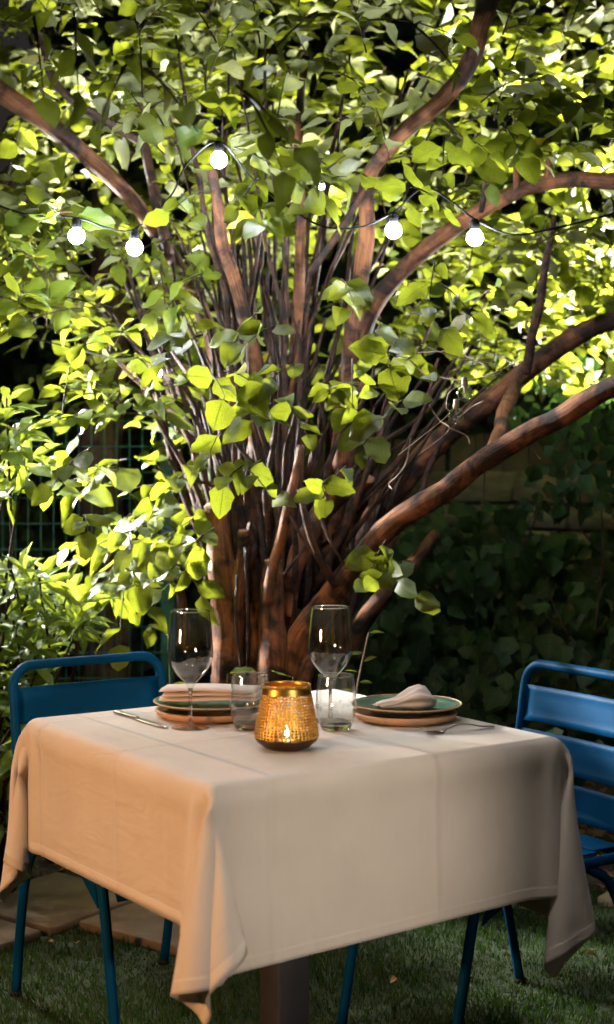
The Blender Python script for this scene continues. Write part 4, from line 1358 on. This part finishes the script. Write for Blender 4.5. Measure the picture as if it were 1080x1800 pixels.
for j in range(NZ):
    for i in range(NA):
        i2 = (i + 1) % NA
        cs = [gridp[j][i], gridp[j][i2], gridp[j + 1][i2], gridp[j + 1][i]]
        wrap = [(a + (2 * math.pi if a < cs[0][0] - 3 else 0), z) for a, z in cs]
        ca = sum(a for a, z in wrap) / 4; cz = sum(z for a, z in wrap) / 4
        out = [base_i[i, j], base_i[i2, j], base_i[i2, j + 1], base_i[i, j + 1]]
        # a pierced hole with eight corners inside each cell
        hr = rj.uniform(.52, .80)
        ring = []
        mids = [((wrap[k][0] + wrap[(k + 1) % 4][0]) / 2, (wrap[k][1] + wrap[(k + 1) % 4][1]) / 2) for k in range(4)]
        for k in range(4):
            for (a, z), f in ((wrap[k], .74), (mids[k], 1.0)):
                ring.append(len(SV)); SV.append(shell_pt(ca + (a - ca) * hr * f, cz + (z - cz) * hr * f))
        for k in range(4):
            SF.append((out[k], out[(k + 1) % 4], ring[2 * k + 1], ring[2 * k]))
            SF.append((out[(k + 1) % 4], ring[(2 * k + 2) % 8], ring[2 * k + 1]))
me = bpy.data.meshes.new("pierced_shell"); me.from_pydata(SV, [], SF); me.update()
me.polygons.foreach_set("use_smooth", np.ones(len(me.polygons), dtype=bool))
sh = link("pierced_shell", me, hold, M['gold'])
md = sh.modifiers.new("thickness", 'SOLIDIFY'); md.thickness = .0009; md.offset = -1
MB().lathe([(holder_r(.106), .1061), (holder_r(.114), .114), (holder_r(.122), .1215), (holder_r(.122) + .0012, .1226), (holder_r(.122) - .0012, .1232), (holder_r(.122) - .002, .121), (holder_r(.106) - .0012, .1061)], 72).build("rim", M['gold'], hold)
cd = empty("tealight_candle", ch_loc + Vector((0, 0, .0045)))
tag(cd, "small lit tealight candle burning inside the pierced golden holder", "candle")
MB().lathe([(0, 0), (.0185, 0), (.0192, .001), (.0195, .0135), (.0188, .0142), (.0183, .0125), (0, .012)], 32).build("cup", M['steel'], cd)
MB().lathe([(0, .0122), (.0178, .0122), (.0178, .0128), (.004, .0124), (0, .0121)], 32).build("wax", M['wax'], cd)
MB().tube([(0, 0, .012), (.0004, 0, .018)], .0008, 6).build("wick", M['wick'], cd)
MB().lathe([(0, .0165), (.0028, .0185), (.0040, .0225), (.0036, .028), (.0020, .034), (0, .040)], 16).build("flame", M['flame'], cd)
ld = bpy.data.lights.new("candle_light", 'POINT'); ld.energy = W_CANDLE; ld.color = (1, .55, .18); ld.shadow_soft_size = .006
lo = bpy.data.objects.new("candle_light", ld); col.objects.link(lo); lo.parent = cd; lo.location = (0, 0, .047)

# cutlery
def sweep_flat(path, widths, thick):
    mb = MB(); V = []
    n = len(path)
    for i, ((y, z), w) in enumerate(zip(path, widths)):
        t = thick
        V += [(-w, y, z), (w, y, z), (w * .8, y, z + t), (-w * .8, y, z + t)]
    F = []
    for i in range(n - 1):
        for k in range(4):
            a, b = i * 4 + k, i * 4 + (k + 1) % 4
            F.append((a, b, b + 4, a + 4))
    F += [(3, 2, 1, 0), tuple(range(n * 4 - 4, n * 4))]
    mb.add(V, F)
    return mb


a, b = on_table(204, 1253), on_table(304, 1284)
kn = empty("table_knife", a, math.atan2(b.y - a.y, b.x - a.x) - math.pi / 2)
tag(kn, "steel table knife lying left of the left plate, its blade by the wine glass foot", "knife")
sweep_flat([(0, .001), (.004, .001), (.05, .001), (.095, .001), (.105, .0015)], [.004, .0085, .0075, .0060, .0045], .0055).build("handle", M['steel'], kn, bevel=.0008)
sweep_flat([(.105, .002), (.115, .002), (.16, .002), (.21, .002), (.232, .002), (.240, .002)], [.0045, .0085, .0100, .0095, .0065, .002], .0016).build("blade", M['steel'], kn)
b, a = on_table(737, 1292), on_table(868, 1279)
fk = empty("table_fork", a, math.atan2(b.y - a.y, b.x - a.x) - math.pi / 2)
tag(fk, "steel table fork lying at the near side of the right plate, tines curved up", "fork")
sweep_flat([(0, .0022), (.004, .002), (.03, .004), (.06, .011), (.09, .014), (.115, .008), (.125, .003), (.133, .001)], [.004, .008, .0072, .005, .0035, .004, .0085, .0125], .0022).build("handle", M['steel'], fk)
for k in range(4):
    x = -.0102 + .0068 * k
    mb = MB(); mb.tube([(x, .131, .0018), (x, .15, .0022), (x, .168, .006), (x, .186, .012)], [.0021, .0019, .0017, .0009], 6); mb.build("tine", M['steel'], fk)

# ------------------------------------------------------------------ string lights
GB = "lit bulbs of the string light in the tree"
bulbs = [(135, 415, 4.05, "lit round white bulb leftmost of the string, hanging among yellow-green leaves"),
         (237, 435, 4.0, "lit round white bulb, lower of the two close together on the left"),
         (385, 281, 4.0, "lit white bulb high at the centre, peeping from behind a bright leaf"),
         (692, 405, 4.0, "lit round white bulb against the pinkish upright limb in the middle"),
         (835, 418, 3.95, "lit round white bulb below the arching right branch, rightmost of the string"),
         (272, 655, 4.62, "lit bulb deep among the bright leaves at the left of the trunk"),
         (565, 335, 4.95, "added lit bulb far back between the stems, above the tree's middle")]  # last bulb is added, to shine through the front leaves
BR = .0225


def make_bulb(p, label, mat, name="string_bulb", up=.045, group=GB, r=BR):
    root = empty(name, p)
    tag(root, label, "light bulb", group)
    pr = [(0, -r)] + [(r * math.sin(a), -r * math.cos(a)) for a in np.linspace(.25, 2.65, 12)] + [(r * .42, r * .98), (0, r * 1.0)]
    MB().lathe(pr, 36).build("globe", mat, root)
    MB().lathe([(0, r * .9), (r * .55, r * .9), (r * .62, r * 1.1), (r * .6, r * 2.0), (r * .35, r * 2.3), (0, r * 2.35)], 16).build("socket", M['black'], root)
    return root


cab_pts = []
for px, py, Y, lab in bulbs:
    p = at(px, py, Y)
    make_bulb(p, lab, M['bulb'])
cable = empty("string_light_cable", at(500, 330, 4.0))
tag(cable, "thin black cable of the string light sagging through the leaves", "cable")
def cab(pts, r=.0028):
    P = smooth_path([Vector(p) - cable.location for p in pts], 8)
    MB().tube(P, r, 8, cap=False).build("cable", M['black'], cable, fix=False)
off = Vector((0, 0, BR * 2.3))
bp = [at(a, b_, c) + off for a, b_, c, _ in bulbs]
cab([at(-80, 330, 4.1), at(40, 375, 4.08), bp[0], (bp[0] + bp[1]) / 2 + Vector((0, .01, -.01)), bp[1], at(300, 345, 4.0), at(328, 290, 3.98), bp[2], at(440, 310, 3.97), at(490, 350, 3.96), at(560, 395, 3.98), at(630, 400, 4.0), bp[3], at(745, 330, 3.98), at(795, 355, 3.95), bp[4], at(900, 412, 3.9), at(980, 400, 3.85), at(1100, 370, 3.8)])
cab([at(-90, 560, 5.0), at(80, 600, 4.9), bp[5], at(380, 480, 4.8), bp[6], at(760, 330, 5.1), at(1120, 300, 5.2)])

# the same string goes on over the table, above the picture
front = [(-.50, 2.2, 2.22), (.40, 2.05, 2.25), (-1.12, 3.5, 2.15)]  # the last one is added to light the laurel
front_says = ['over the near table corner', 'before the table\'s right side', 'put over the laurel shrubs to light them']
for k, p in enumerate(front):
    pb = make_bulb(Vector(p), "lit white bulb under an added black cone shade " + front_says[k] + ", above the picture", M['bulb_front'], group="lit bulbs of the string over the table")
    MB().lathe([(.013, BR * 2.2), (.02, BR * 2.0), (.095, -.085), (.0935, -.085), (.0185, BR * 1.9), (.012, BR * 2.05)], 24, closed=True).build("shade", M['black'], pb)  # cone added to keep the bulb's light off crown and trunk
cab2 = [(-2.4, 3.6, 2.95)] + [tuple(Vector(p) + off) for p in (front[2], front[0], front[1])] + [(2.2, 3.8, 3.0)]
cb2 = empty("string_light_cable", (0, 2.9, 2.8)); tag(cb2, "black cable of the string light over the table, above the picture", "cable")
MB().tube(smooth_path([Vector(p) - cb2.location for p in cab2], 8), .003, 8).build("cable", M['black'], cb2, fix=False)

# unlit clear bulbs on a white wire
for px, py, lab in [(817, 692, "unlit clear glass bulb, the upper of two hanging before the dark stems"), (802, 731, "unlit clear glass bulb, the lower of two hanging before the dark stems")]:
    p = at(px, py, 3.62); r = .021
    root = empty("clear_bulb", p); tag(root, lab, "light bulb", "unlit clear bulbs on the white wire")
    ang = np.linspace(.0, 2.75, 14)
    o_ = [(r * math.sin(t), -r * math.cos(t)) for t in ang]
    i_ = [((r - .0009) * math.sin(t), -(r - .0009) * math.cos(t)) for t in ang[::-1]]
    MB().lathe(o_ + i_, 28).build("globe", M['thin_glass'], root)
    MB().tube([(0, 0, r * .9), (0, 0, r * .1)], [.0035, .002], 8).build("filament_stem", M['white_wire'], root)
    MB().lathe([(0, r * .86), (.0075, r * .86), (.008, r * 1.3), (.0065, r * 2.0), (0, r * 2.05)], 14).build("socket", M['white_wire'], root)
ww = empty("white_wire", at(800, 640, 3.95)); tag(ww, "thin white wire of the unlit string trailing across the right stems", "wire")
P = smooth_path([at(x, y, 3.62) - ww.location for x, y in [(740, 605), (800, 628), (870, 640), (880, 655), (840, 665), (818, 672), (790, 690), (785, 715), (790, 725), (770, 745), (700, 800)]], 6)
MB().tube(P, .0012, 6).build("wire", M['white_wire'], ww, fix=False)

# ------------------------------------------------------------------ the garden's other lamps and added ones (outside the frame)
def floodlight(loc, target, watts, label, colr, size):
    loc = Vector(loc)
    root = empty("garden_floodlight", (loc.x, loc.y, 0))
    tag(root, label, "floodlight", "floodlights on posts behind the tree")
    MB().tube([(0, 0, 0), (0, 0, loc.z - .06)], .03, 10).build("pole", M['metal_grey'], root)
    d = (Vector(target) - loc).normalized()
    q = d.to_track_quat('-Z', 'Y').to_matrix()
    mb = MB(); mb.box((0, 0, loc.z), (.24, .18, .07), q); mb.build("housing", M['metal_grey'], root, bevel=.006)
    mb = MB(); mb.box(Vector((0, 0, loc.z)) + d * .037, (.2, .14, .004), q); mb.build("lens", emit_mat("flood lens", colr, 30), root)
    l = bpy.data.lights.new("floodlight_lamp", 'SPOT'); l.energy = watts; l.color = colr; l.spot_size = R(size); l.spot_blend = .8; l.shadow_soft_size = .07
    o = bpy.data.objects.new("floodlight_lamp", l); col.objects.link(o); o.parent = root
    o.location = Vector((0, 0, loc.z)) + d * .06; o.rotation_euler = d.to_track_quat('-Z', 'Y').to_euler()


floodlight((-1.9, 5.1, 1.8), (-.5, 4.35, 1.3), W_FLOOD_A, "grey floodlight on a low post beside the wire fence, left of the picture", (1, .98, .94), 46)
floodlight((2.3, 6.3, 1.35), (.25, 5.4, 2.6), W_FLOOD_B, "grey floodlight on a post beyond the wall, right of the picture", (1, .98, .94), 56)
floodlight((-2.3, 6.1, 1.45), (-.3, 5.2, 2.55), W_FLOOD_C, "added grey floodlight on a tall post beyond the wire fence, left of the picture", (1, .98, .94), 44)
floodlight((-1.9, 4.9, 1.9), (-.82, 4.15, .95), W_FLOOD_D, "added grey floodlight on a post above the laurel shrubs, left of the picture", (1, .95, .85), 42)


def stake_spot(loc, target, watts, colr, label, size, blend=.6):
    """garden spotlight on a stake: a short barrel with a lit lens"""
    loc = Vector(loc)
    root = empty("stake_spotlight", (loc.x, loc.y, 0))
    tag(root, label, "spotlight", "stake spotlights beside the lawn")
    MB().tube([(0, 0, 0), (0, 0, loc.z - .04)], .014, 10).build("stake", M['metal_grey'], root)
    d = (Vector(target) - loc).normalized(); c = Vector((0, 0, loc.z))
    MB().tube([c - d * .07, c - d * .06, c + d * .03], [.03, .045, .05], 18, cap=True).build("barrel", M['metal_grey'], root)
    MB().tube([c + d * .031, c + d * .034], [.044, .044], 18).build("lens", emit_mat("spot lens", colr, 25), root)
    l = bpy.data.lights.new("spotlight_lamp", 'SPOT'); l.energy = watts; l.color = colr; l.spot_size = R(size); l.spot_blend = blend; l.shadow_soft_size = .035
    o = bpy.data.objects.new("spotlight_lamp", l); col.objects.link(o); o.parent = root
    o.location = c + d * .05; o.rotation_euler = d.to_track_quat('-Z', 'Y').to_euler()


stake_spot((-1.75, 1.7, 1.05), (-.30, 3.0, .55), W_SPOT_LEFT, (1, .51, .22), "warm spotlight on a stake left of the lawn, outside the picture", 60)
stake_spot((.95, .95, .95), (.02, 2.62, .57), W_SPOT_RIGHT, (1, .86, .72), "dim spotlight on a stake right of the lawn, outside the picture", 30, 1.0)
